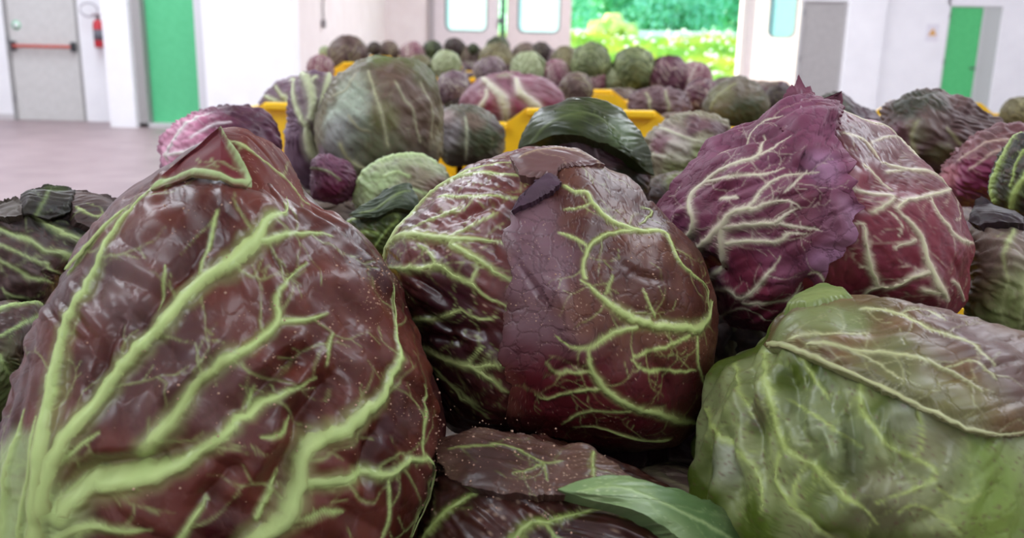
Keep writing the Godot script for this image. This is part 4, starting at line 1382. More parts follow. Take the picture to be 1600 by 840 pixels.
	make_leaf(h, "outer_leaf", {"creases": [[60, -522, 405, 155, -422, 187, 146, -378, 31, 143, -306, -137, 142], [50, -301, 321, 128, -245, 140, 124, -195, 41, 122], [60, -94, 222, 140, -70, 111, 138, -67, -6, 137, -48, -107, 138], [50, 80, 168, 139, 54, 40, 137, 93, -40, 138], [-50, -177, 152, 167, -123, 27, 165, -95, -59, 165], [-50, 0, 167, 166, 0, 41, 165, 37, -37, 165], [50, -552, 124, 151, -479, -41, 147, -417, -196, 146]], "c1": "566722", "c2": "98a36c", "n": 130, "R": 560, "wr": 0.007, "wdir": 1.9, "wf": Vector2(1.6, 4.5), "puck": 0.003, "cell": 0.0003, "fine": 0.3, "cf": "7b8550", "cv": "abbd6c", "tall": 0.2, "mat": leaf_mat("leaf_satin", 0.4, 0.15), "spots": 0.55, "csp": "5c4038", "spotf": 420.0, "cfreq": 20.0, "cgain": 2.6, "blobs": [[349, -19, 128, "8ba84e", 0.85], [330, -162, 142, "8aa64a", 0.85], [21, -122, 124, "86796a", 0.45], [-219, 143, 91, "b3bd92", 0.4], [-79, 49, 89, "aab590", 0.4], [151, 66, 85, "8e8468", 0.5], [-495, -41, 80, "a3a894", 0.6], [213, -38, 90, "a6b082", 0.35], [-383, 139, 57, "6b5d4d", 0.6], [92, 145, 65, "b4bb9c", 0.5], [-129, -97, 75, "6b7a3c", 0.6]]}, [], [[-454, 428, 34, -360, 251, 31, -314, 149, 29, -278, 32, 27, -192, -18, 24, -114, -59, 21, -65, -134, 19, 4, -224, 17], [-285, 2, 17, -285, -79, 17, -233, -132, 17, -172, -174, 14, -121, -258, 11], [-251, 353, 23, -207, 274, 14, -147, 192, 8], [-48, 255, 20, -45, 155, 18, -10, 103, 17, 40, 46, 15, 105, 16, 14, 149, -6, 12, 150, -42, 11, 48, -115, 10, -4, -144, 8], [160, -60, 8, 241, -101, 8, 299, -72, 8], [-534, 43, 21, -406, -26, 18, -334, -112, 14, -319, -187, 9], [-712, 168, 29, -578, 68, 24, -518, 26, 21], [-580, 374, 16, -469, 213, 12, -410, 118, 9], [-192, -18, 11, -217, -89, 10, -203, -161, 8], [111, 167, 11, 117, 63, 8, 106, 16, 6], [-280, 189, 9, -149, 106, 7, -37, 36, 5], [64, -176, 8, 131, -128, 7, 246, -200, 6]])
	make_leaf(h, "upper_leaf", {"c1": "5a5128", "c2": "7d6040", "n": 110, "R": 520, "off": 0.006, "wr": 0.003, "wdir": -0.35, "wf": Vector2(1.5, 7.0), "puck": 0.0025, "cell": 0.0002, "fine": 0.2, "cf": "5b4a3c", "cv": "b3b684", "jag": 0.005, "edge": 0.002, "mat": leaf_mat("leaf_satin", 0.4, 0.15), "spots": 0.1, "csp": "59392f", "spotf": 420.0, "ctr": Vector2(0.124, 0.341), "blobs": [[-158, 492, 134, "7d8a55", 0.9], [-308, 453, 81, "8a9762", 0.9], [270, 572, 167, "6a4a42", 0.9], [392, 385, 190, "64453f", 0.9], [194, 185, 126, "7b7a48", 0.7], [20, 311, 127, "7c7f52", 0.7]]}, [-453, 454, -436, 538, -369, 628, -308, 742, -109, 714, 82, 720, 292, 679, 421, 589, 604, 534, 631, 336, 518, 142, 356, 99, 280, 96, 211, 109, 135, 141, 62, 198, -29, 243, -116, 268, -254, 343, -398, 408], [[-401, 422, 30, -238, 339, 27, -110, 269, 24, -27, 247, 22, 59, 203, 21, 131, 150, 20, 201, 115, 19, 264, 102, 18, 335, 103, 18, 420, 123, 17], [-210, 352, 20, -82, 347, 19, 45, 354, 18, 134, 336, 17, 197, 304, 15, 244, 261, 13, 278, 219, 11], [-280, 388, 17, -157, 392, 11, -31, 445, 6], [-55, 572, 21, 74, 552, 19, 167, 479, 17, 275, 430, 15, 303, 378, 13, 335, 317, 12], [74, 552, 12, 162, 590, 11, 244, 552, 9], [197, 304, 8, 273, 333, 7, 326, 265, 6], [-94, 343, 8, -19, 324, 7, 73, 260, 6]])
	make_leaf(h, "rolled_tip", {"c1": "66803e", "c2": "8a9a58", "n": 36, "off": 0.008, "eoff": 0.0035, "wr": 0.0015, "puck": 0.002, "edge": 0.0, "mat": leaf_mat("leaf_satin", 0.4, 0.15), "cv": "a9bd74", "flare": 0.95, "slope": 0.35}, [-377, 565, -345, 638, -291, 759, -214, 842, -116, 742, -70, 647, -164, 578, -244, 527], [[-276, 487, 15, -203, 537, 15, -134, 589, 13, -75, 574, 9]])
	h = make_head("dark brown radicchio head with a green folded rib, low under the middle head", Vector3(0.0215, 0.7716, -0.3755), Vector3(0.9988, 0.0317, 0.0380), Vector3(-0.0073, 0.8541, -0.5200), [829, 781, 718, 652, 592, 545, 515, 498, 491, 488, 482, 479, 485, 499, 523, 557, 600, 644, 684, 704, 706, 703, 699, 698, 696, 681, 663, 656, 659, 647, 601, 550, 515, 492, 480, 476, 476, 475, 479, 491, 512, 546, 596, 667, 739, 786, 826, 848], 0.075, 0.08, 0.003, 15, "")
	make_leaf(h, "inner_leaves", {"grit": [[-144, 113, 228, 100]], "c1": "2f1a16", "c2": "4b2b22", "n": 80, "R": 420, "wr": 0.004, "wdir": 0.6, "puck": 0.002, "cell": 0.0004, "fine": 0.2, "cv": "90a557", "spots": 0.15, "mat": leaf_mat("leaf_glossy", 0.36, 0.1)}, [], [[-670, -39, 36, -435, 124, 28, -278, 212, 19], [-156, -2, 33, -31, 104, 30, 134, 152, 22, 262, 171, 8], [-31, 104, 14, 32, 31, 11, 80, 1, 8]])
	make_leaf(h, "folded_leaf", {"grit": [[-201, 413, 238, 120]], "c1": "432c26", "c2": "5f4438", "n": 70, "R": 420, "off": 0.009, "eoff": 0.006, "wr": 0.002, "puck": 0.002, "cell": 0.0002, "fine": 0.2, "cv": "8b9a58", "jag": 0.006, "edge": 0.003, "spots": 0.15, "mat": leaf_mat("leaf_satin", 0.4, 0.15), "flare": 0.97, "slope": 0.35}, [-558, 476, -384, 527, -112, 591, 241, 559, 350, 455, 416, 339, 419, 257, 268, 226, 125, 247, -30, 225, -162, 170, -305, 189, -402, 246], [[-419, 369, 11, -318, 387, 11, -208, 451, 10, -32, 407, 9, 66, 435, 8], [-32, 407, 11, -155, 281, 5], [-32, 407, 11, -15, 300, 5], [248, 510, 20, 220, 388, 17, 221, 311, 14]])
	make_leaf(h, "green_rib", {"c1": "5f7f4c", "c2": "86a06a", "n": 60, "R": 300, "off": 0.013, "eoff": 0.009, "wr": 0.001, "puck": 0.0012, "edge": 0.003, "jag": 0.004, "mat": leaf_mat("leaf_satin", 0.4, 0.15), "cv": "9ab377", "flare": 0.97, "spots": 0.25, "csp": "a9b58c", "slope": 0.35}, [24, 257, 121, 297, 264, 323, 384, 316, 471, 239, 589, 192, 793, 151, 944, 55, 1098, -72, 654, -99, 478, -32, 374, 28, 307, 96, 236, 163, 131, 219], [[123, 236, 13, 292, 237, 12, 419, 132, 11, 575, 44, 10, 779, -59, 9]])
	h = make_head("dark leafy radicchio head with ragged black-green top leaves at the left edge", Vector3(-0.2979, 0.8649, -0.5267), Vector3(0.8767, -0.0953, -0.4715), Vector3(-0.0218, 0.9713, -0.2368), [260, 316, 403, 498, 542, 520, 472, 438, 432, 450, 466, 451, 432, 463, 509, 501, 463, 438, 427, 431, 448, 483, 513, 501, 459, 425, 408, 382, 331, 280, 247, 224, 211, 206, 211, 228], 0.0556, 0.0586, 0.004, 21, "")
	make_leaf(h, "inner_leaves", {"n": 60, "R": 260, "wr": 0.003, "wdir": 0.6, "wf": Vector2(2.0, 6.0), "puck": 0.003, "cell": 0.0005, "mat": leaf_mat("leaf_soft", 0.55, 0.3), "twig": 0.6, "feather": 0.5, "least": 0.003, "c1": "35231f", "c2": "57413c", "cv": "a9bd7c", "blobs": [[233, 599, 477, "262520", 0.9]]}, [], [[-338, 369, 26, -74, 242, 25, 127, 126, 24, 432, 106, 21], [-158, 539, 30, 99, 417, 30, 215, 264, 28, 340, 194, 26], [-306, 80, 17, -86, -44, 15, 265, -279, 13], [-274, 192, 13, -47, 81, 13, 421, -120, 13], [-263, -150, 13, -53, -300, 11, 166, -547, 9]])
	make_leaf(h, "ragged_leaf", {"n": 40, "R": 220, "wr": 0.002, "puck": 0.002, "off": 0.008, "edge": 0.001, "eoff": 0.004, "mat": leaf_mat("leaf_soft", 0.55, 0.3), "jag": 0.006, "twig": 0.6, "feather": 0.5, "least": 0.003, "flare": 0.9, "c1": "2b2b22", "c2": "3b352c", "free": true, "blobs": [[141, 848, 147, "4c5a2c", 0.8]], "cv": "6f8050", "ctr": Vector2(0.146, 0.771), "slope": 0.2}, [-137, 442, -143, 751, -93, 946, 96, 1002, 195, 992, 325, 947, 378, 818, 246, 504, 72, 437], [[-41, 394, 13, 47, 590, 13, 123, 908, 14]])
	make_leaf(h, "side_leaf", {"n": 40, "R": 220, "wr": 0.002, "puck": 0.002, "off": 0.007, "edge": 0.002, "eoff": 0.004, "mat": leaf_mat("leaf_soft", 0.55, 0.3), "jag": 0.006, "twig": 0.6, "feather": 0.5, "least": 0.003, "flare": 0.9, "c1": "4a3935", "c2": "66524b", "ctr": Vector2(0.485, 0.553), "slope": 0.2}, [266, 895, 376, 851, 516, 776, 699, 689, 761, 606, 648, 357, 393, 224, 259, 369], [[284, 539, 9, 369, 397, 9, 551, 471, 9]])
	make_leaf(h, "small_leaf", {"n": 40, "R": 220, "wr": 0.002, "puck": 0.002, "off": 0.004, "edge": 0.002, "eoff": 0.004, "mat": leaf_mat("leaf_soft", 0.55, 0.3), "jag": 0.006, "twig": 0.6, "feather": 0.5, "least": 0.003, "flare": 0.9, "c1": "4b423a", "c2": "655a50", "ctr": Vector2(-0.284, 0.641), "slope": 0.2}, [-386, 468, -347, 693, -215, 686, -114, 554, -117, 438, -241, 429], [])
	h = make_head("brown radicchio head with a green top rib at the left edge below the ragged one", Vector3(-0.2832, 0.8320, -0.4530), Vector3(0.8601, -0.1025, -0.4997), Vector3(-0.0670, 0.9484, -0.3099), [160, 175, 201, 242, 300, 346, 350, 328, 309, 301, 303, 316, 340, 348, 318, 279, 256, 244, 240, 244, 255, 278, 316, 380, 443, 455, 436, 392, 304, 223, 182, 162, 152, 147, 146, 151], 0.0307, 0.0324, 0.004, 22, "")
	make_leaf(h, "inner_leaves", {"n": 52, "R": 260, "wr": 0.003, "wdir": 0.6, "wf": Vector2(2.0, 6.0), "puck": 0.003, "cell": 0.0005, "mat": leaf_mat("leaf_soft", 0.55, 0.3), "twig": 0.6, "feather": 0.5, "least": 0.003, "c1": "3c2723", "c2": "584139", "cv": "a5c078", "blobs": [[67, -316, 415, "7d9a55", 0.7]]}, [], [[-80, 733, 37, 352, 779, 41, 629, 857, 41], [-31, 264, 16, 205, 369, 16, 549, 607, 16], [0, 35, 20, 117, -232, 20, 287, -485, 20]])
	h = make_head("brown and pale green radicchio head at the right edge beside the purple one", Vector3(0.3212, 0.8707, -0.5263), Vector3(0.8601, 0.1390, 0.4909), Vector3(-0.0153, 0.9688, -0.2474), [386, 377, 381, 389, 384, 367, 354, 352, 362, 386, 432, 484, 504, 477, 427, 378, 345, 328, 325, 334, 353, 375, 399, 416, 414, 408, 415, 425, 430, 437, 448, 441, 419, 403, 399, 396], 0.0474, 0.0499, 0.004, 23, "")
	make_leaf(h, "inner_leaves", {"n": 60, "R": 260, "wr": 0.005, "wdir": 0.15, "wf": Vector2(2.0, 6.0), "puck": 0.003, "cell": 0.0005, "mat": leaf_mat("leaf_soft", 0.55, 0.3), "twig": 0.6, "feather": 0.5, "least": 0.003, "c1": "7d7060", "c2": "9b8a78", "cv": "b3bd84", "blobs": [[-230, -469, 447, "98a565", 0.95], [0, -228, 477, "9ba86a", 0.8], [-497, -86, 243, "8a7a5a", 0.7], [-180, 366, 322, "8b7a6d", 0.8], [0, 722, 331, "4d3a38", 0.7]]}, [], [[-82, 508, 22, -144, 66, 19, -179, -557, 18], [0, 61, 22, -10, -230, 17, -66, -768, 14]])
	make_leaf(h, "dark_tip", {"n": 40, "R": 220, "wr": 0.002, "puck": 0.002, "off": 0.007, "edge": 0.001, "eoff": 0.004, "mat": leaf_mat("leaf_soft", 0.55, 0.3), "jag": 0.006, "twig": 0.6, "feather": 0.5, "least": 0.003, "flare": 0.9, "c1": "2c2023", "c2": "46373b", "ctr": Vector2(-0.353, 0.855), "slope": 0.2}, [-479, 597, -463, 818, -394, 906, -327, 881, -229, 823, 0, 766, 0, 577, -181, 498, -323, 469], [])
	h = make_head("pink and purple radicchio head behind the biggest one on the left", Vector3(-0.2620, 0.9129, -0.7721), Vector3(0.9474, -0.0556, -0.3152), Vector3(0.0188, 0.9928, -0.1184), [512, 525, 531, 532, 526, 507, 478, 448, 420, 403, 394, 388, 386, 395, 410, 428, 456, 488, 513, 527, 534, 543, 546, 532, 517, 517, 516, 494, 469, 458, 461, 473, 479, 475, 475, 491], 0.0563, 0.0592, 0.004, 24, "")
	make_leaf(h, "inner_leaves", {"n": 52, "R": 260, "wr": 0.005, "wdir": 0.6, "wf": Vector2(2.0, 6.0), "puck": 0.003, "cell": 0.0005, "mat": leaf_mat("leaf_soft", 0.55, 0.3), "twig": 0.6, "feather": 0.5, "least": 0.003, "c1": "52243a", "c2": "72405a", "cv": "fff3f4", "blobs": [[-521, 277, 534, "e892b4", 0.95], [-636, 37, 357, "f0aac6", 0.95], [323, 374, 353, "4c1f35", 0.8], [-42, 337, 227, "7a3450", 0.7]]}, [], [[-676, -124, 53, -600, 105, 49, -464, 389, 41, -153, 657, 29], [-752, -74, 41, -363, -2, 36, -158, 125, 28, 40, 278, 17], [-351, 173, 23, -134, 387, 20, 120, 408, 17]])
	h = make_head("mauve radicchio head with broad pale ribs just left of the tall olive one", Vector3(-0.2497, 0.9133, -1.0472), Vector3(0.9728, -0.0340, -0.2291), Vector3(0.0146, 0.9962, -0.0860), [495, 502, 526, 571, 622, 665, 705, 718, 687, 638, 584, 508, 413, 334, 285, 256, 239, 233, 236, 248, 269, 303, 349, 410, 490, 581, 665, 718, 743, 743, 695, 625, 575, 545, 523, 504], 0.0384, 0.0404, 0.004, 25, "")
	make_leaf(h, "inner_leaves", {"n": 56, "R": 260, "wr": 0.006, "wdir": 0.6, "wf": Vector2(2.0, 6.0), "puck": 0.003, "cell": 0.0005, "mat": leaf_mat("leaf_soft", 0.55, 0.3), "twig": 0.6, "feather": 0.5, "least": 0.003, "c1": "6b4c60", "c2": "8d7285", "cv": "d2dab0"}, [], [[-266, 964, 72, -256, 582, 88, -160, 244, 101, -20, -31, 108, 65, -294, 108], [-120, 997, 80, 51, 394, 93, 39, 120, 77], [106, 639, 47, 0, 517, 39], [317, 792, 63, 174, 359, 54, 144, 152, 46]])
	h = make_head("mauve head with pale ribs inside the raised yellow crate end on the left", Vector3(-0.3909, 0.9252, -1.4670), Vector3(0.9660, -0.0405, -0.2553), Vector3(0.0266, 0.9980, -0.0580), [525, 533, 556, 565, 538, 498, 449, 384, 330, 298, 278, 266, 257, 253, 258, 271, 291, 310, 334, 368, 399, 416, 427, 425, 401, 379, 369, 366, 362, 363, 376, 403, 451, 508, 539, 534], 0.0471, 0.0495, 0.004, 45, "")
	make_leaf(h, "inner_leaves", {"n": 36, "R": 260, "wr": 0.005, "wdir": 0.6, "wf": Vector2(2.0, 6.0), "puck": 0.003, "cell": 0.0005, "mat": leaf_mat("leaf_soft", 0.55, 0.3), "twig": 0.6, "feather": 0.5, "least": 0.003, "c1": "765666", "c2": "94788a", "cv": "d2dab0"}, [], [[-300, 596, 78, 102, -60, 87, 335, -664, 100], [-599, 92, 77, -162, -58, 82, 133, -179, 87], [310, 708, 56, 300, 137, 55, 374, -185, 55]])
	h = make_head("tall olive green and brown radicchio head, largest of those behind the front row", Vector3(-0.1568, 0.9222, -1.0049), Vector3(0.9881, -0.0151, -0.1531), Vector3(0.0032, 0.9970, -0.0777), [735, 739, 759, 790, 825, 852, 852, 824, 788, 759, 738, 721, 710, 701, 688, 685, 691, 694, 704, 724, 744, 764, 778, 786, 797, 803, 814, 833, 843, 846, 862, 867, 835, 797, 769, 746], 0.0718, 0.0756, 0.004, 26, "")
	make_leaf(h, "inner_leaves", {"n": 64, "R": 260, "wr": 0.003, "wdir": 0.6, "wf": Vector2(2.0, 6.0), "puck": 0.003, "cell": 0.0006, "mat": leaf_mat("leaf_soft", 0.55, 0.3), "twig": 0.6, "feather": 0.5, "least": 0.003, "c1": "66624a", "c2": "8a8468", "cv": "adab88", "blobs": [[-342, 90, 295, "b9c7b2", 0.95], [-296, 329, 229, "bccbb2", 0.9], [-386, -196, 243, "a2a2a0", 0.8], [-693, -455, 182, "7d5f74", 0.8], [359, 101, 336, "6c5646", 0.9], [213, 398, 304, "735a4a", 0.9], [69, 923, 240, "6d8038", 0.8], [475, 640, 251, "5f6b33", 0.7], [-10, -242, 267, "6a7350", 0.7], [40, 77, 146, "7b7a48", 0.8], [373, -374, 272, "4a3c32", 0.8]]}, [], [[-118, 586, 29, -30, 267, 35, 26, 63, 42, 72, -169, 28], [142, 389, 21, 221, 231, 21, 335, 118, 21, 402, -157, 21], [399, 402, 29, 552, 184, 25, 586, -125, 22], [-364, -182, 43, -271, -338, 50, -81, -403, 43], [-306, 90, 28, -193, -35, 25, -78, -58, 21], [-552, 331, 29, -366, 377, 25, -262, 575, 22]])
	h = make_head("small magenta purple radicchio head low behind the biggest one", Vector3(-0.1756, 0.8853, -0.8340), Vector3(0.9789, -0.0273, -0.2024), Vector3(-0.0005, 0.9907, -0.1361), [217, 202, 195, 194, 195, 191, 189, 193, 204, 220, 234, 240, 246, 261, 272, 262, 242, 228, 223, 225, 234, 252, 274, 280, 265, 248, 240, 240, 248, 254, 250, 243, 244, 253, 257, 240], 0.0242, 0.0255, 0.004, 27, "")
	make_leaf(h, "inner_leaves", {"n": 36, "R": 260, "wr": 0.003, "wdir": 0.6, "wf": Vector2(2.0, 6.0), "puck": 0.003, "cell": 0.0005, "mat": leaf_mat("leaf_soft", 0.55, 0.3), "twig": 0.6, "feather": 0.5, "least": 0.003, "c1": "5f2a44", "c2": "7c4a63", "cv": "9aa37a", "blobs": [[-73, -151, 347, "6f2348", 0.9]]}, [], [[-997, 307, 19, -141, 126, 19, 150, -73, 19]])
	h = make_head("pale green curled radicchio head behind the middle one", Vector3(-0.1074, 0.8698, -0.8433), Vector3(0.9921, -0.0082, -0.1251), Vector3(-0.0109, 0.9884, -0.1512), [457, 452, 450, 441, 422, 407, 397, 385, 377, 379, 381, 381, 387, 398, 406, 419, 436, 450, 468, 487, 495, 481, 443, 405, 374, 345, 322, 312, 311, 321, 342, 374, 402, 417, 434, 453], 0.0466, 0.0491, 0.004, 28, "")
	make_leaf(h, "inner_leaves", {"n": 52, "R": 260, "wr": 0.0045, "wdir": 0.6, "wf": Vector2(2.0, 6.0), "puck": 0.003, "cell": 0.0005, "mat": leaf_mat("leaf_soft", 0.55, 0.3), "twig": 0.6, "feather": 0.5, "least": 0.003, "c1": "8f9c70", "c2": "b3bd92", "cv": "c3dc9c", "blobs": [[-284, 86, 284, "b9d394", 0.9], [170, 192, 283, "8e7d68", 0.8], [560, 6, 266, "7d5a50", 0.8], [-252, -81, 152, "6a5a4a", 0.7], [-56, 0, 195, "c6c4ac", 0.7]]}, [], [[-942, -231, 64, -784, 104, 78, -591, 524, 89, -186, 758, 93, 340, 848, 82, 617, 575, 63], [-317, 245, 37, -126, 335, 33, 81, 256, 30], [-179, -2, 30, 69, 44, 27, 334, -40, 24]])
	h = make_head("dark green leafy head in the gap left of the middle radicchio", Vector3(-0.1032, 0.8664, -0.6793), Vector3(0.9890, -0.0137, -0.1475), Vector3(-0.0148, 0.9815, -0.1908), [247, 267, 297, 327, 345, 362, 364, 336, 302, 279, 259, 244, 238, 240, 249, 265, 292, 314, 309, 288, 275, 271, 270, 263, 253, 249, 253, 259, 255, 242, 232, 229, 232, 235, 235, 237], 0.0308, 0.0324, 0.004, 29, "")
	make_leaf(h, "inner_leaves", {"n": 44, "R": 260, "wr": 0.003, "wdir": 0.6, "wf": Vector2(2.0, 6.0), "puck": 0.003, "cell": 0.0005, "mat": leaf_mat("leaf_satin", 0.4, 0.15), "twig": 0.6, "feather": 0.5, "least": 0.003, "c1": "36402a", "c2": "4d5a3c", "cv": "a3bf68", "blobs": [[0, -248, 400, "5e7038", 0.8]]}, [], [[-816, 118, 26, -329, 250, 30, 205, 162, 25], [-1050, -308, 26, -345, -84, 25, -118, -132, 25], [-490, -992, 21, -131, -332, 20, 199, 102, 20]])
	make_leaf(h, "raised_leaf", {"n": 40, "R": 220, "wr": 0.002, "puck": 0.002, "off": 0.01, "edge": 0.002, "eoff": 0.007, "mat": leaf_mat("leaf_soft", 0.55, 0.3), "jag": 0.006, "twig": 0.6, "feather": 0.5, "least": 0.003, "flare": 0.9, "c1": "3d4a33", "c2": "556449", "cv": "7d9058", "slope": 0.2}, [-607, 200, -402, 426, 0, 598, 358, 599, 436, 443, 426, 209, 0, 188, -362, 134], [[-366, 228, 15, 0, 342, 15, 300, 418, 15]])
	h = make_head("small grey green radicchio head just right of the tall olive one", Vector3(-0.0595, 0.8981, -1.1640), Vector3(0.9986, 0.0098, -0.0519), Vector3(-0.0142, 0.9962, -0.0865), [477, 466, 442, 424, 412, 397, 386, 387, 392, 393, 395, 408, 435, 467, 492, 507, 498, 479, 472, 480, 490, 488, 488, 488, 469, 439, 418, 411, 417, 426, 429, 436, 458, 481, 484, 479], 0.0461, 0.0485, 0.004, 30, "")
	make_leaf(h, "inner_leaves", {"n": 44, "R": 260, "wr": 0.003, "wdir": 0.6, "wf": Vector2(2.0, 6.0), "puck": 0.003, "cell": 0.0005, "mat": leaf_mat("leaf_soft", 0.55, 0.3), "twig": 0.6, "feather": 0.5, "least": 0.003, "c1": "5f5e4a", "c2": "7f7d6c", "cv": "b9bda0", "blobs": [[-412, 78, 302, "a49d9c", 0.95], [-513, 403, 222, "b39a94", 0.8], [222, -86, 355, "4f5a38", 0.9], [640, 255, 194, "4a3830", 0.9], [69, 304, 218, "86705f", 0.8]]}, [], [[-113, 420, 34, -64, 21, 33, -101, -544, 34]])
	h = make_head("dark radicchio head under an arching dark green leaf behind the middle one", Vector3(0.0641, 0.9137, -0.7119), Vector3(0.9955, 0.0429, 0.0844), Vector3(-0.0323, 0.9919, -0.1232), [451, 436, 428, 418, 407, 402, 406, 414, 426, 450, 479, 503, 524, 538, 539, 525, 507, 486, 466, 458, 465, 488, 510, 510, 501, 504, 524, 545, 546, 536, 537, 555, 570, 551, 509, 475], 0.0471, 0.0496, 0.004, 31, "")
	make_leaf(h, "inner_leaves", {"n": 56, "R": 260, "wr": 0.003, "wdir": 0.6, "wf": Vector2(2.0, 6.0), "puck": 0.003, "cell": 0.0005, "mat": leaf_mat("leaf_glossy", 0.36, 0.1), "twig": 0.6, "feather": 0.5, "least": 0.003, "c1": "2c1f22", "c2": "4b3538", "cv": "8c7c80", "blobs": [[-152, 227, 225, "5a4046", 0.8], [385, -183, 227, "3a4130", 0.8]]}, [], [[0, 344, 25, 78, 131, 20], [-441, 255, 15, -219, 296, 13, -127, 267, 10]])
	make_leaf(h, "arching_leaf", {"n": 60, "R": 220, "wr": 0.0015, "puck": 0.002, "off": 0.016, "edge": 0.001, "eoff": 0.014, "mat": leaf_mat("leaf_glossy", 0.36, 0.1), "jag": 0.003, "twig": 0.6, "feather": 0.5, "least": 0.003, "flare": 0.85, "c1": "2c3718", "c2": "45522a", "cv": "5f6e3e", "ctr": Vector2(0.000, 0.591), "blobs": [[-354, 648, 202, "2c3519", 0.8], [301, 358, 167, "647a4e", 0.8], [-175, 470, 121, "5b6c3c", 0.6]], "slope": 0.2}, [-758, 195, -586, 372, -470, 590, -241, 730, 50, 771, 343, 637, 517, 393, 589, 161, 560, -83, 472, -39, 341, 93, 145, 230, -97, 234, -309, 229, -469, 199], [[-509, 203, 15, -268, 352, 15, 28, 461, 15, 355, 273, 15]])
	h = make_head("pale pink and green radicchio head between the arching leaf and the purple one", Vector3(0.1898, 0.9043, -0.9464), Vector3(0.9795, 0.0682, 0.1895), Vector3(-0.0478, 0.9928, -0.1100), [475, 486, 494, 494, 492, 482, 459, 441, 430, 419, 410, 413, 428, 445, 459, 478, 496, 490, 481, 486, 499, 505, 502, 505, 506, 487, 461, 448, 450, 455, 453, 454, 468, 483, 483, 474], 0.0485, 0.051, 0.004, 32, "")
	make_leaf(h, "inner_leaves", {"n": 50, "R": 260, "wr": 0.006, "wdir": 0.6, "wf": Vector2(2.0, 6.0), "puck": 0.003, "cell": 0.0005, "mat": leaf_mat("leaf_soft", 0.55, 0.3), "twig": 0.6, "feather": 0.5, "least": 0.003, "c1": "8d8468", "c2": "a9a387", "cv": "d8d6bc", "blobs": [[-297, 231, 279, "cbb9b2", 0.95], [-425, 133, 172, "7c3b50", 0.8], [146, 450, 280, "704553", 0.9], [487, 369, 196, "5f3d44", 0.9], [37, -160, 320, "9fae72", 0.9], [-101, 95, 170, "d8cfc2", 0.8], [210, 198, 107, "a4a080", 0.8]]}, [], [[-529, 456, 35, -62, 242, 34, 410, 17, 34], [-567, -5, 28, -50, -100, 27, 539, -186, 28]])
	h = make_head("dull brown green radicchio head low between the middle and the purple one", Vector3(0.1451, 0.8738, -0.7765), Vector3(0.9828, 0.0643, 0.1732), Vector3(-0.0351, 0.9854, -0.1667), [303, 348, 380, 388, 387, 374, 343, 314, 299, 293, 293, 293, 294, 303, 320, 330, 317, 299, 292, 287, 275, 264, 262, 268, 273, 263, 241, 225, 217, 216, 222, 230, 234, 238, 249, 269], 0.0338, 0.0356, 0.004, 33, "")
	make_leaf(h, "inner_leaves", {"n": 36, "R": 260, "wr": 0.003, "wdir": 0.6, "wf": Vector2(2.0, 6.0), "puck": 0.003, "cell": 0.0005, "mat": leaf_mat("leaf_soft", 0.55, 0.3), "twig": 0.6, "feather": 0.5, "least": 0.003, "c1": "564a38", "c2": "75694f", "cv": "8f9468", "blobs": [[-245, 116, 317, "4a3530", 0.8], [106, 539, 262, "848a5a", 0.8]]}, [], [])
	h = make_head("magenta radicchio head with broad white ribs in the second crate", Vector3(-0.0084, 0.9266, -1.4982), Vector3(0.9998, 0.0208, -0.0066), Vector3(-0.0211, 0.9986, -0.0488), [922, 894, 820, 739, 669, 601, 549, 521, 510, 506, 506, 517, 546, 597, 654, 703, 762, 834, 881, 867, 799, 733, 698, 669, 624, 579, 551, 543, 551, 579, 630, 692, 746, 811, 885, 920], 0.0897, 0.0944, 0.004, 34, "")
	make_leaf(h, "inner_leaves", {"n": 50, "R": 260, "wr": 0.003, "wdir": 0.6, "wf": Vector2(2.0, 6.0), "puck": 0.003, "cell": 0.0005, "mat": leaf_mat("leaf_soft", 0.55, 0.3), "twig": 0.6, "feather": 0.5, "least": 0.003, "c1": "8d5a68", "c2": "a87482", "cv": "e3dcc8", "blobs": [[-252, 0, 224, "a8406a", 0.95], [58, -41, 156, "a8406a", 0.95], [-539, 0, 205, "a06a78", 0.8], [521, 179, 228, "8c4e5e", 0.9], [402, -75, 203, "8f3a52", 0.9], [-139, 770, 209, "9a9a74", 0.8]]}, [], [[-577, 501, 109, -275, 229, 148, -82, 0, 167, -110, -540, 150], [116, 514, 128, 172, 85, 136, 331, -59, 105], [-669, -340, 65, -337, 0, 63, -376, 194, 64]])
	h = make_head("small purple brown radicchio head at the yellow rim right of the arching leaf", Vector3(0.2587, 0.9218, -1.5973), Vector3(0.9858, 0.0603, 0.1567), Vector3(-0.0519, 0.9970, -0.0572), [584, 547, 510, 477, 430, 388, 362, 351, 347, 345, 340, 342, 355, 381, 427, 480, 522, 556, 560, 508, 450, 416, 399, 392, 384, 366, 351, 347, 354, 374, 409, 469, 538, 576, 583, 590], 0.061, 0.0642, 0.004, 35, "")
	make_leaf(h, "inner_leaves", {"n": 36, "R": 260, "wr": 0.008, "wdir": 0.0, "wf": Vector2(2.0, 6.0), "puck": 0.003, "cell": 0.0005, "mat": leaf_mat("leaf_soft", 0.55, 0.3), "twig": 0.6, "feather": 0.5, "least": 0.003, "c1": "6a4a50", "c2": "8c6e6c", "cv": "aaa584"}, [], [[287, 587, 47, 208, -6, 41, 224, -379, 35], [-382, 435, 47, -166, 5, 40, -370, -399, 35]])
	h = make_head("round olive and dark green radicchio head left of the purple one's tip", Vector3(0.3663, 0.9317, -1.4530), Vector3(0.9674, 0.0803, 0.2401), Vector3(-0.0668, 0.9957, -0.0637), [506, 489, 468, 458, 456, 450, 443, 445, 456, 465, 468, 475, 485, 494, 508, 525, 534, 545, 551, 544, 541, 548, 540, 507, 476, 463, 461, 459, 452, 451, 465, 496, 531, 540, 525, 513], 0.0559, 0.0589, 0.004, 36, "")
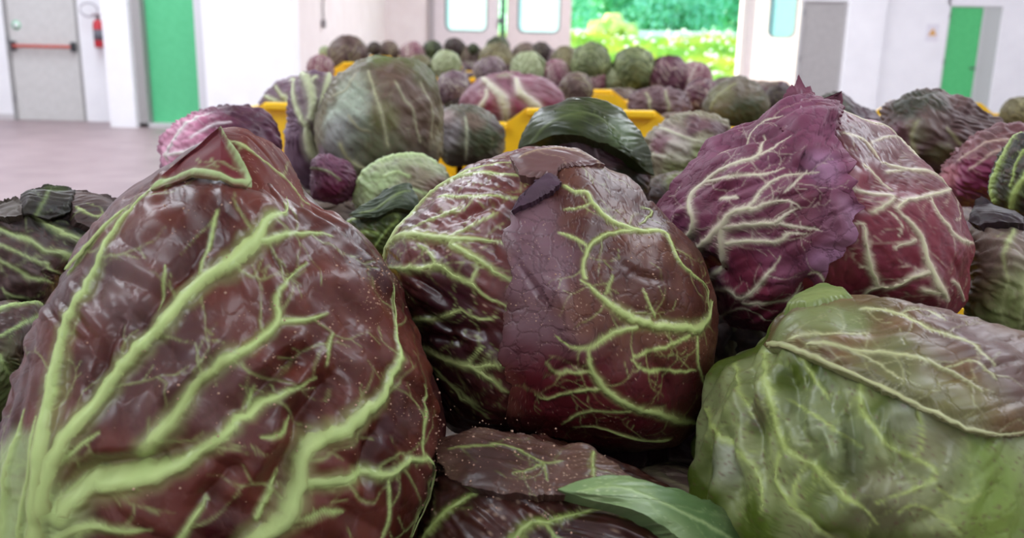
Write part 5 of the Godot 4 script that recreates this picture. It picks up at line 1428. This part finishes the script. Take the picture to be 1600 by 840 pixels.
	make_leaf(h, "inner_leaves", {"n": 44, "R": 260, "wr": 0.003, "wdir": 0.6, "wf": Vector2(2.0, 6.0), "puck": 0.003, "cell": 0.0005, "mat": leaf_mat("leaf_soft", 0.55, 0.3), "twig": 0.6, "feather": 0.5, "least": 0.003, "c1": "66604a", "c2": "837a60", "cv": "a6a578", "blobs": [[288, -77, 415, "3f4a2c", 0.95], [206, 475, 354, "756a58", 0.9], [-368, 294, 289, "8a8a60", 0.8], [-236, -343, 320, "53583c", 0.8]]}, [], [[-562, -42, 43, -369, 295, 38, -31, 551, 33]])
	h = make_head("big dark purple and green radicchio head in front of the far green door", Vector3(0.4131, 0.9334, -0.8529), Vector3(0.8969, 0.1237, 0.4247), Vector3(-0.0812, 0.9898, -0.1167), [545, 513, 473, 440, 419, 408, 402, 405, 419, 448, 481, 504, 520, 535, 550, 562, 574, 583, 591, 592, 576, 557, 550, 534, 496, 460, 442, 439, 449, 467, 481, 492, 516, 546, 562, 559], 0.0689, 0.0725, 0.004, 37, "")
	make_leaf(h, "inner_leaves", {"n": 56, "R": 260, "wr": 0.006, "wdir": 0.6, "wf": Vector2(2.0, 6.0), "puck": 0.005, "cell": 0.0005, "mat": leaf_mat("leaf_soft", 0.55, 0.3), "twig": 0.6, "feather": 0.5, "least": 0.003, "c1": "4d3532", "c2": "6d5450", "cv": "98946c", "blobs": [[-198, 565, 372, "33391f", 0.95], [-209, 80, 152, "7f8060", 0.8], [-406, 27, 173, "7a4a58", 0.7], [435, 189, 349, "5b4240", 0.8], [-35, 195, 190, "77605a", 0.7], [37, -210, 152, "7d7c58", 0.7]]}, [], [[-191, 189, 26, -235, 16, 26, -207, -160, 26], [122, 126, 20, 210, -80, 20, 515, -224, 20]])
	h = make_head("dark grey purple radicchio head right of the purple one's tip", Vector3(0.3973, 0.9254, -1.0230), Vector3(0.9294, 0.1070, 0.3531), Vector3(-0.0755, 0.9919, -0.1017), [391, 373, 357, 329, 304, 290, 287, 292, 309, 340, 392, 456, 508, 539, 545, 544, 530, 497, 469, 456, 459, 474, 476, 446, 412, 394, 389, 397, 410, 415, 414, 421, 442, 464, 459, 424], 0.0542, 0.057, 0.004, 38, "")
	make_leaf(h, "inner_leaves", {"n": 48, "R": 260, "wr": 0.0045, "wdir": 0.6, "wf": Vector2(2.0, 6.0), "puck": 0.003, "cell": 0.0005, "mat": leaf_mat("leaf_soft", 0.55, 0.3), "twig": 0.6, "feather": 0.5, "least": 0.003, "c1": "453338", "c2": "67525a", "cv": "8b8468", "blobs": [[-341, 507, 276, "3f4a2c", 0.9], [339, -123, 218, "6f3a56", 0.8], [595, -414, 194, "4a4650", 0.8]]}, [], [])
	h = make_head("rose brown radicchio head behind the right shoulder of the purple one", Vector3(0.3944, 0.9190, -0.7144), Vector3(0.8739, 0.1335, 0.4673), Vector3(-0.0702, 0.9861, -0.1505), [474, 473, 487, 492, 469, 439, 411, 377, 350, 335, 323, 311, 304, 306, 310, 314, 323, 343, 366, 378, 388, 396, 383, 360, 345, 337, 333, 338, 355, 387, 422, 444, 464, 491, 505, 491], 0.0548, 0.0577, 0.004, 39, "")
	make_leaf(h, "inner_leaves", {"n": 50, "R": 260, "wr": 0.006, "wdir": 0.6, "wf": Vector2(2.0, 6.0), "puck": 0.003, "cell": 0.0005, "mat": leaf_mat("leaf_soft", 0.55, 0.3), "twig": 0.6, "feather": 0.5, "least": 0.003, "c1": "76424a", "c2": "955f64", "cv": "c4ab98", "blobs": [[-217, -111, 321, "93375f", 0.9], [-656, -70, 176, "c07880", 0.9], [88, 499, 326, "6b4342", 0.8]]}, [], [[-502, 199, 23, -95, 436, 23, 224, 412, 23], [-281, 16, 23, 0, 240, 20, 240, 192, 17]])
	h = make_head("dark green head with bright lime ribs at the right edge", Vector3(0.3557, 0.9261, -0.5984), Vector3(0.8587, 0.1395, 0.4931), Vector3(-0.0672, 0.9846, -0.1616), [273, 278, 281, 281, 286, 302, 328, 343, 330, 310, 294, 271, 249, 234, 226, 219, 215, 217, 226, 239, 250, 261, 271, 271, 271, 278, 284, 282, 280, 288, 306, 323, 318, 297, 279, 272], 0.0337, 0.0355, 0.004, 40, "")
	make_leaf(h, "inner_leaves", {"n": 44, "R": 260, "wr": 0.003, "wdir": 0.6, "wf": Vector2(2.0, 6.0), "puck": 0.003, "cell": 0.0005, "mat": leaf_mat("leaf_soft", 0.55, 0.3), "twig": 0.6, "feather": 0.5, "least": 0.003, "c1": "2e2f24", "c2": "4a4a3a", "cv": "b2cc70"}, [], [[-111, 977, 41, -501, 474, 51, -676, -38, 56, -530, -373, 56], [-25, 79, 40, -168, -196, 45, -248, -505, 50], [-42, 441, 20, -208, 252, 20, -261, -98, 20]])

func build_far_heads() -> void:
	kinds["brown"] = leaf_kind("5d4640", "7d665c", "a8a07c", [], 60)
	kinds["purple"] = leaf_kind("5a2c3e", "7d4c5c", "c9b7a8", [], 61)
	kinds["dark"] = leaf_kind("352a28", "50403c", "7d7a5c", [], 62)
	kinds["green"] = leaf_kind("5c6a40", "83905f", "b7c48c", [], 63)
	kinds["olive"] = leaf_kind("66603f", "8a825c", "b0ae80", [], 64)
	kinds["pale"] = leaf_kind("9fae78", "c0cb9c", "dde8bd", [], 65)
	kinds["pink"] = leaf_kind("8f5566", "b08088", "e0d3c4", [], 66)
	kinds["darkgreen"] = leaf_kind("2f3a22", "48543a", "7a8a58", [], 67)
	kinds["mauve"] = leaf_kind("7a6068", "9a848a", "cbc4b0", [], 68)
	plain_head("brown", Vector3(-0.6121, 0.9938, -3.2427), 0.147, "brownish head with a dark crown, tallest at the left end of the far heads", "", 100)
	plain_head("pink", Vector3(-0.5236, 0.9607, -2.3624), 0.072, "small pink head at the far left end of the heap below the yellow rim", "", 101)
	plain_head("pale", Vector3(-0.9367, 1.0075, -4.3503), 0.059, "tiny pale head beside the far left yellow rim", "", 102)
	plain_head("dark", Vector3(-0.8206, 1.0363, -5.1347), 0.077, "small dark head far back, right of the tallest brownish one", "", 103)
	plain_head("brown", Vector3(-0.7519, 1.0243, -5.2463), 0.118, "small brown head far back above the tall olive head", "", 104)
	plain_head("pink", Vector3(-0.6146, 1.0016, -5.2642), 0.157, "dull pink head far back just right above the tall olive head", "", 105)
	plain_head("darkgreen", Vector3(-0.4982, 1.0373, -5.2764), 0.110, "small dark green head far back before the gate post", "", 106)
	plain_head("dark", Vector3(-0.3663, 1.0475, -5.2871), 0.126, "dark round head far back below the first gate window", "", 107)
	plain_head("pale", Vector3(-0.1880, 0.9775, -2.3925), 0.078, "bright pale green head far back below the dark round one", "", 108)
	plain_head("brown", Vector3(-0.2634, 0.9832, -5.2934), 0.165, "brown head far back between the pale green one and the lock bar", "", 109)
	plain_head("darkgreen", Vector3(-0.2517, 1.0490, -5.1937), 0.062, "tiny dark green head left of the lock bar", "", 110)
	plain_head("darkgreen", Vector3(-0.1160, 1.0529, -5.2985), 0.141, "dark green head at the foot of the lock bar", "", 111)
	plain_head("olive", Vector3(-0.1029, 0.9884, -4.4488), 0.171, "beige olive head below the lock bar", "", 112)
	plain_head("mauve", Vector3(-0.0681, 0.9591, -2.4387), 0.090, "mauve head above the magenta one with white ribs", "", 113)
	plain_head("pale", Vector3(0.0339, 0.9682, -2.4396), 0.101, "flat pale green head behind the magenta one", "", 114)
	plain_head("brown", Vector3(0.0486, 1.0121, -5.2998), 0.157, "brown head below the second gate window", "", 115)
	plain_head("dark", Vector3(0.1434, 1.0289, -5.2980), 0.133, "dark brown head at the right below the second gate window", "", 116)
	plain_head("mauve", Vector3(0.2090, 1.0007, -5.2959), 0.110, "whitish mauve head at the left edge of the open bay", "", 117)
	plain_head("olive", Vector3(0.2799, 0.9882, -5.0547), 0.165, "olive brown head at the lower left corner of the open bay", "", 118)
	plain_head("green", Vector3(0.2049, 0.9890, -2.4314), 0.112, "grey green head with a dark top, first against the bright meadow", "", 119)
	plain_head("pink", Vector3(0.2100, 0.9515, -2.4305), 0.090, "pinkish head below the grey green one", "", 120)
	plain_head("green", Vector3(0.3195, 0.9779, -2.4189), 0.116, "rounded yellow-green head, second against the bright meadow", "", 121)
	plain_head("purple", Vector3(0.4144, 0.9564, -2.4042), 0.116, "flat purple red head against the meadow, right of the rounded green one", "", 122)
	plain_head("pink", Vector3(0.4815, 0.9547, -2.3916), 0.090, "pinkish head against the meadow, last before the olive round one", "", 123)
	plain_head("pink", Vector3(0.1082, 0.9560, -2.4372), 0.083, "brownish pink head right of the flat pale green one", "", 124)
	plain_head("mauve", Vector3(-0.1242, 0.9395, -1.7445), 0.067, "greyish mauve head above the small grey green one", "", 125)
	plain_head("pale", Vector3(0.2691, 0.9529, -2.4247), 0.072, "pale head between the pinkish and the rounded green one", "", 126)
	plain_head("dark", Vector3(0.4982, 0.9348, -1.6763), 0.052, "dark head just left of the purple one's tip", "", 127)
	plain_head("olive", Vector3(0.8443, 0.9271, -1.4737), 0.055, "olive head at the right edge before the white wall", "", 128)
	plain_head("dark", Vector3(-0.1139, 0.9124, -1.7441), 0.057, "dark head in the gap left of the magenta one", "", 129)
	plain_head("purple", Vector3(0.3593, 0.9363, -1.7115), 0.065, "purple brown head behind the small brown one", "", 130)
	plain_head("olive", Vector3(-0.2658, 0.9620, -2.4252), 0.083, "olive head hidden half behind the tall olive one", "", 131)
	plain_head("brown", Vector3(0.1188, 0.9422, -1.7450), 0.065, "brown head at the near yellow rim right of the magenta one", "", 132)
	plain_head("brown", Vector3(0.5218, 0.9178, -1.6684), 0.057, "brown head behind the left shoulder of the purple one", "", 133)
	plain_head("darkgreen", Vector3(0.5926, 0.9147, -1.6444), 0.065, "dark green head in the shade right of the purple one's tip", "", 134)
	plain_head("dark", Vector3(0.1528, 0.7991, -0.6314), 0.15, "dark head in the gap between the middle and the green one", "", 200)

func build_crates() -> void:
	place_crate(Vector3(-0.195, 0.510, -0.400), "yellow crate under the biggest head", "crates of radicchio")
	place_crate(Vector3(0.205, 0.510, -0.400), "yellow crate under the middle head and the green one", "crates of radicchio")
	place_crate(Vector3(0.605, 0.510, -0.400), "yellow crate under the heads at the right edge", "crates of radicchio")
	place_crate(Vector3(-0.195, 0.300, -0.400), "yellow stack at the left end of the first crate row, second crate from the top", "crates in the lower tiers")
	place_crate(Vector3(-0.195, 0.090, -0.400), "yellow stack at the left end of the first crate row, third crate from the top", "crates in the lower tiers")
	place_pallet(Vector3(-0.195, 0, -0.400), 0.085, "grey pallet under the stack at the left end of the first crate row")
	place_crate(Vector3(-0.195, 0.600, -1.010), "yellow crate under the tall olive head", "crates of radicchio")
	place_crate(Vector3(0.205, 0.600, -1.010), "yellow crate under the head with the arching leaf", "crates of radicchio")
	place_crate(Vector3(0.605, 0.600, -1.010), "yellow crate under the big dark head on the right", "crates of radicchio")
	place_crate(Vector3(-0.195, 0.390, -1.010), "yellow stack at the left end of the second crate row, second crate from the top", "crates in the lower tiers")
	place_crate(Vector3(-0.195, 0.180, -1.010), "yellow stack at the left end of the second crate row, third crate from the top", "crates in the lower tiers")
	place_pallet(Vector3(-0.195, 0, -1.010), 0.175, "grey pallet under the stack at the left end of the second crate row")
	place_crate(Vector3(-0.285, 0.700, -1.630), "yellow crate whose raised end shows left of the mauve ribbed head", "crates of radicchio")
	place_crate(Vector3(0.115, 0.700, -1.630), "yellow crate whose end rises behind the arching dark green leaf", "crates of radicchio")
	place_crate(Vector3(0.515, 0.700, -1.630), "yellow crate whose low rim shows below the round olive head", "crates of radicchio")
	place_crate(Vector3(0.915, 0.700, -1.630), "yellow crate under the small olive head at the right edge", "crates of radicchio")
	place_crate(Vector3(-0.285, 0.490, -1.630), "yellow stack at the left end of the third crate row, second crate from the top", "crates in the lower tiers")
	place_crate(Vector3(-0.285, 0.280, -1.630), "yellow stack at the left end of the third crate row, third crate from the top", "crates in the lower tiers")
	place_crate(Vector3(-0.285, 0.070, -1.630), "yellow stack at the left end of the third crate row, fourth crate from the top", "crates in the lower tiers")
	place_pallet(Vector3(-0.285, 0, -1.630), 0.065, "grey pallet under the stack at the left end of the third crate row")
	place_crate(Vector3(-0.285, 0.710, -2.250), "yellow crate behind the mauve ribbed head, second of its stack row", "crates of radicchio")
	place_crate(Vector3(0.115, 0.710, -2.250), "yellow crate whose rim shows right of the magenta head", "crates of radicchio")
	place_crate(Vector3(0.515, 0.710, -2.250), "yellow crate whose rim shows behind the small purple brown head", "crates of radicchio")
	place_crate(Vector3(-0.285, 0.500, -2.250), "yellow stack at the left end of the fourth crate row, second crate from the top", "crates in the lower tiers")
	place_crate(Vector3(-0.285, 0.290, -2.250), "yellow stack at the left end of the fourth crate row, third crate from the top", "crates in the lower tiers")
	place_crate(Vector3(-0.285, 0.080, -2.250), "yellow stack at the left end of the fourth crate row, fourth crate from the top", "crates in the lower tiers")
	place_pallet(Vector3(-0.285, 0, -2.250), 0.075, "grey pallet under the stack at the left end of the fourth crate row")
	place_crate(Vector3(-0.050, 0.710, -3.100), "yellow crate whose rim shows above the mauve head", "crates of radicchio")
	place_crate(Vector3(0.350, 0.670, -3.100), "yellow crate whose rim shows by the brownish pink head", "crates of radicchio")
	place_crate(Vector3(0.750, 0.670, -3.100), "yellow crate under the heads against the meadow", "crates of radicchio")
	place_crate(Vector3(-0.450, 0.500, -3.100), "yellow stack at the left end of the fifth crate row, second crate from the top", "crates in the lower tiers")
	place_crate(Vector3(-0.450, 0.290, -3.100), "yellow stack at the left end of the fifth crate row, third crate from the top", "crates in the lower tiers")
	place_crate(Vector3(-0.450, 0.080, -3.100), "yellow stack at the left end of the fifth crate row, fourth crate from the top", "crates in the lower tiers")
	place_pallet(Vector3(-0.450, 0, -3.100), 0.075, "grey pallet under the stack at the left end of the fifth crate row")
	place_crate(Vector3(-0.450, 0.755, -3.720), "yellow crate under the farthest heads on the left", "crates of radicchio")
	place_crate(Vector3(-0.050, 0.715, -3.720), "yellow crate under the farthest heads before the lock bar", "crates of radicchio")
	place_crate(Vector3(0.350, 0.675, -3.720), "yellow crate under the farthest heads before the open bay", "crates of radicchio")
	place_crate(Vector3(-0.450, 0.505, -3.720), "yellow stack at the left end of the sixth crate row, second crate from the top", "crates in the lower tiers")
	place_crate(Vector3(-0.450, 0.295, -3.720), "yellow stack at the left end of the sixth crate row, third crate from the top", "crates in the lower tiers")
	place_crate(Vector3(-0.450, 0.085, -3.720), "yellow stack at the left end of the sixth crate row, fourth crate from the top", "crates in the lower tiers")
	place_pallet(Vector3(-0.450, 0, -3.720), 0.080, "grey pallet under the stack at the left end of the sixth crate row")
	place_crate(Vector3(-0.800, 0.770, -4.600), "yellow crate under the last heads by the beige wall", "crates of radicchio")
	place_crate(Vector3(-0.400, 0.730, -4.600), "yellow crate under the last heads below the first gate window", "crates of radicchio")
	place_crate(Vector3(0.000, 0.690, -4.600), "yellow crate under the last heads below the second gate window", "crates of radicchio")
	place_crate(Vector3(-0.800, 0.520, -4.600), "yellow stack at the left end of the seventh crate row, second crate from the top", "crates in the lower tiers")
	place_crate(Vector3(-0.800, 0.310, -4.600), "yellow stack at the left end of the seventh crate row, third crate from the top", "crates in the lower tiers")
	place_crate(Vector3(-0.800, 0.100, -4.600), "yellow stack at the left end of the seventh crate row, fourth crate from the top", "crates in the lower tiers")
	place_pallet(Vector3(-0.800, 0, -4.600), 0.095, "grey pallet under the stack at the left end of the seventh crate row")
	place_crate(Vector3(-0.800, 0.520, -5.220), "yellow stack at the left end of the last crate row, second crate from the top", "crates in the lower tiers")
	place_crate(Vector3(-0.800, 0.310, -5.220), "yellow stack at the left end of the last crate row, third crate from the top", "crates in the lower tiers")
	place_crate(Vector3(-0.800, 0.100, -5.220), "yellow stack at the left end of the last crate row, fourth crate from the top", "crates in the lower tiers")
	place_pallet(Vector3(-0.800, 0, -5.220), 0.095, "grey pallet under the stack at the left end of the last crate row")

func build_heaps() -> void:
	build_heap(-0.380, 0.775, -0.670, -0.130, 0.8, 0.1, "dark mass of buried radicchio in crate row 1 from the front", 300)
	build_heap(-0.380, 0.775, -1.280, -0.740, 0.855, 0.1, "dark mass of buried radicchio in crate row 2 from the front", 301)
	build_heap(-0.470, 1.085, -1.900, -1.360, 0.915, 0.1, "dark mass of buried radicchio in crate row 3 from the front", 302)
	build_heap(-0.470, 0.685, -2.520, -1.980, 0.935, 0.1, "dark mass of buried radicchio in crate row 4 from the front", 303)
	place_crate(Vector3(-0.450, 0.750, -3.100), "yellow crate whose corner shows at the far left end of the heap", "crates of radicchio")
	build_heap(-0.635, 0.920, -3.370, -2.830, 0.95, 0.1, "dark mass of buried radicchio in crate row 5 from the front", 304)
	build_heap(-0.635, 0.520, -3.990, -3.450, 0.955, 0.1, "dark mass of buried radicchio in crate row 6 from the front", 305)
	build_heap(-0.985, 0.170, -4.870, -4.330, 0.985, 0.1, "dark mass of buried radicchio in crate row 7 from the front", 306)
	place_crate(Vector3(-0.800, 0.770, -5.220), "yellow crate at the very end of the heap on the left", "crates of radicchio")
	place_crate(Vector3(-0.400, 0.730, -5.220), "yellow crate at the very end of the heap near the first gate window", "crates of radicchio")
	place_crate(Vector3(0.000, 0.690, -5.220), "yellow crate at the very end of the heap near the lock bar", "crates of radicchio")
	build_heap(-0.985, 0.170, -5.490, -4.950, 0.99, 0.1, "dark mass of buried radicchio in crate row 8 from the front", 307)
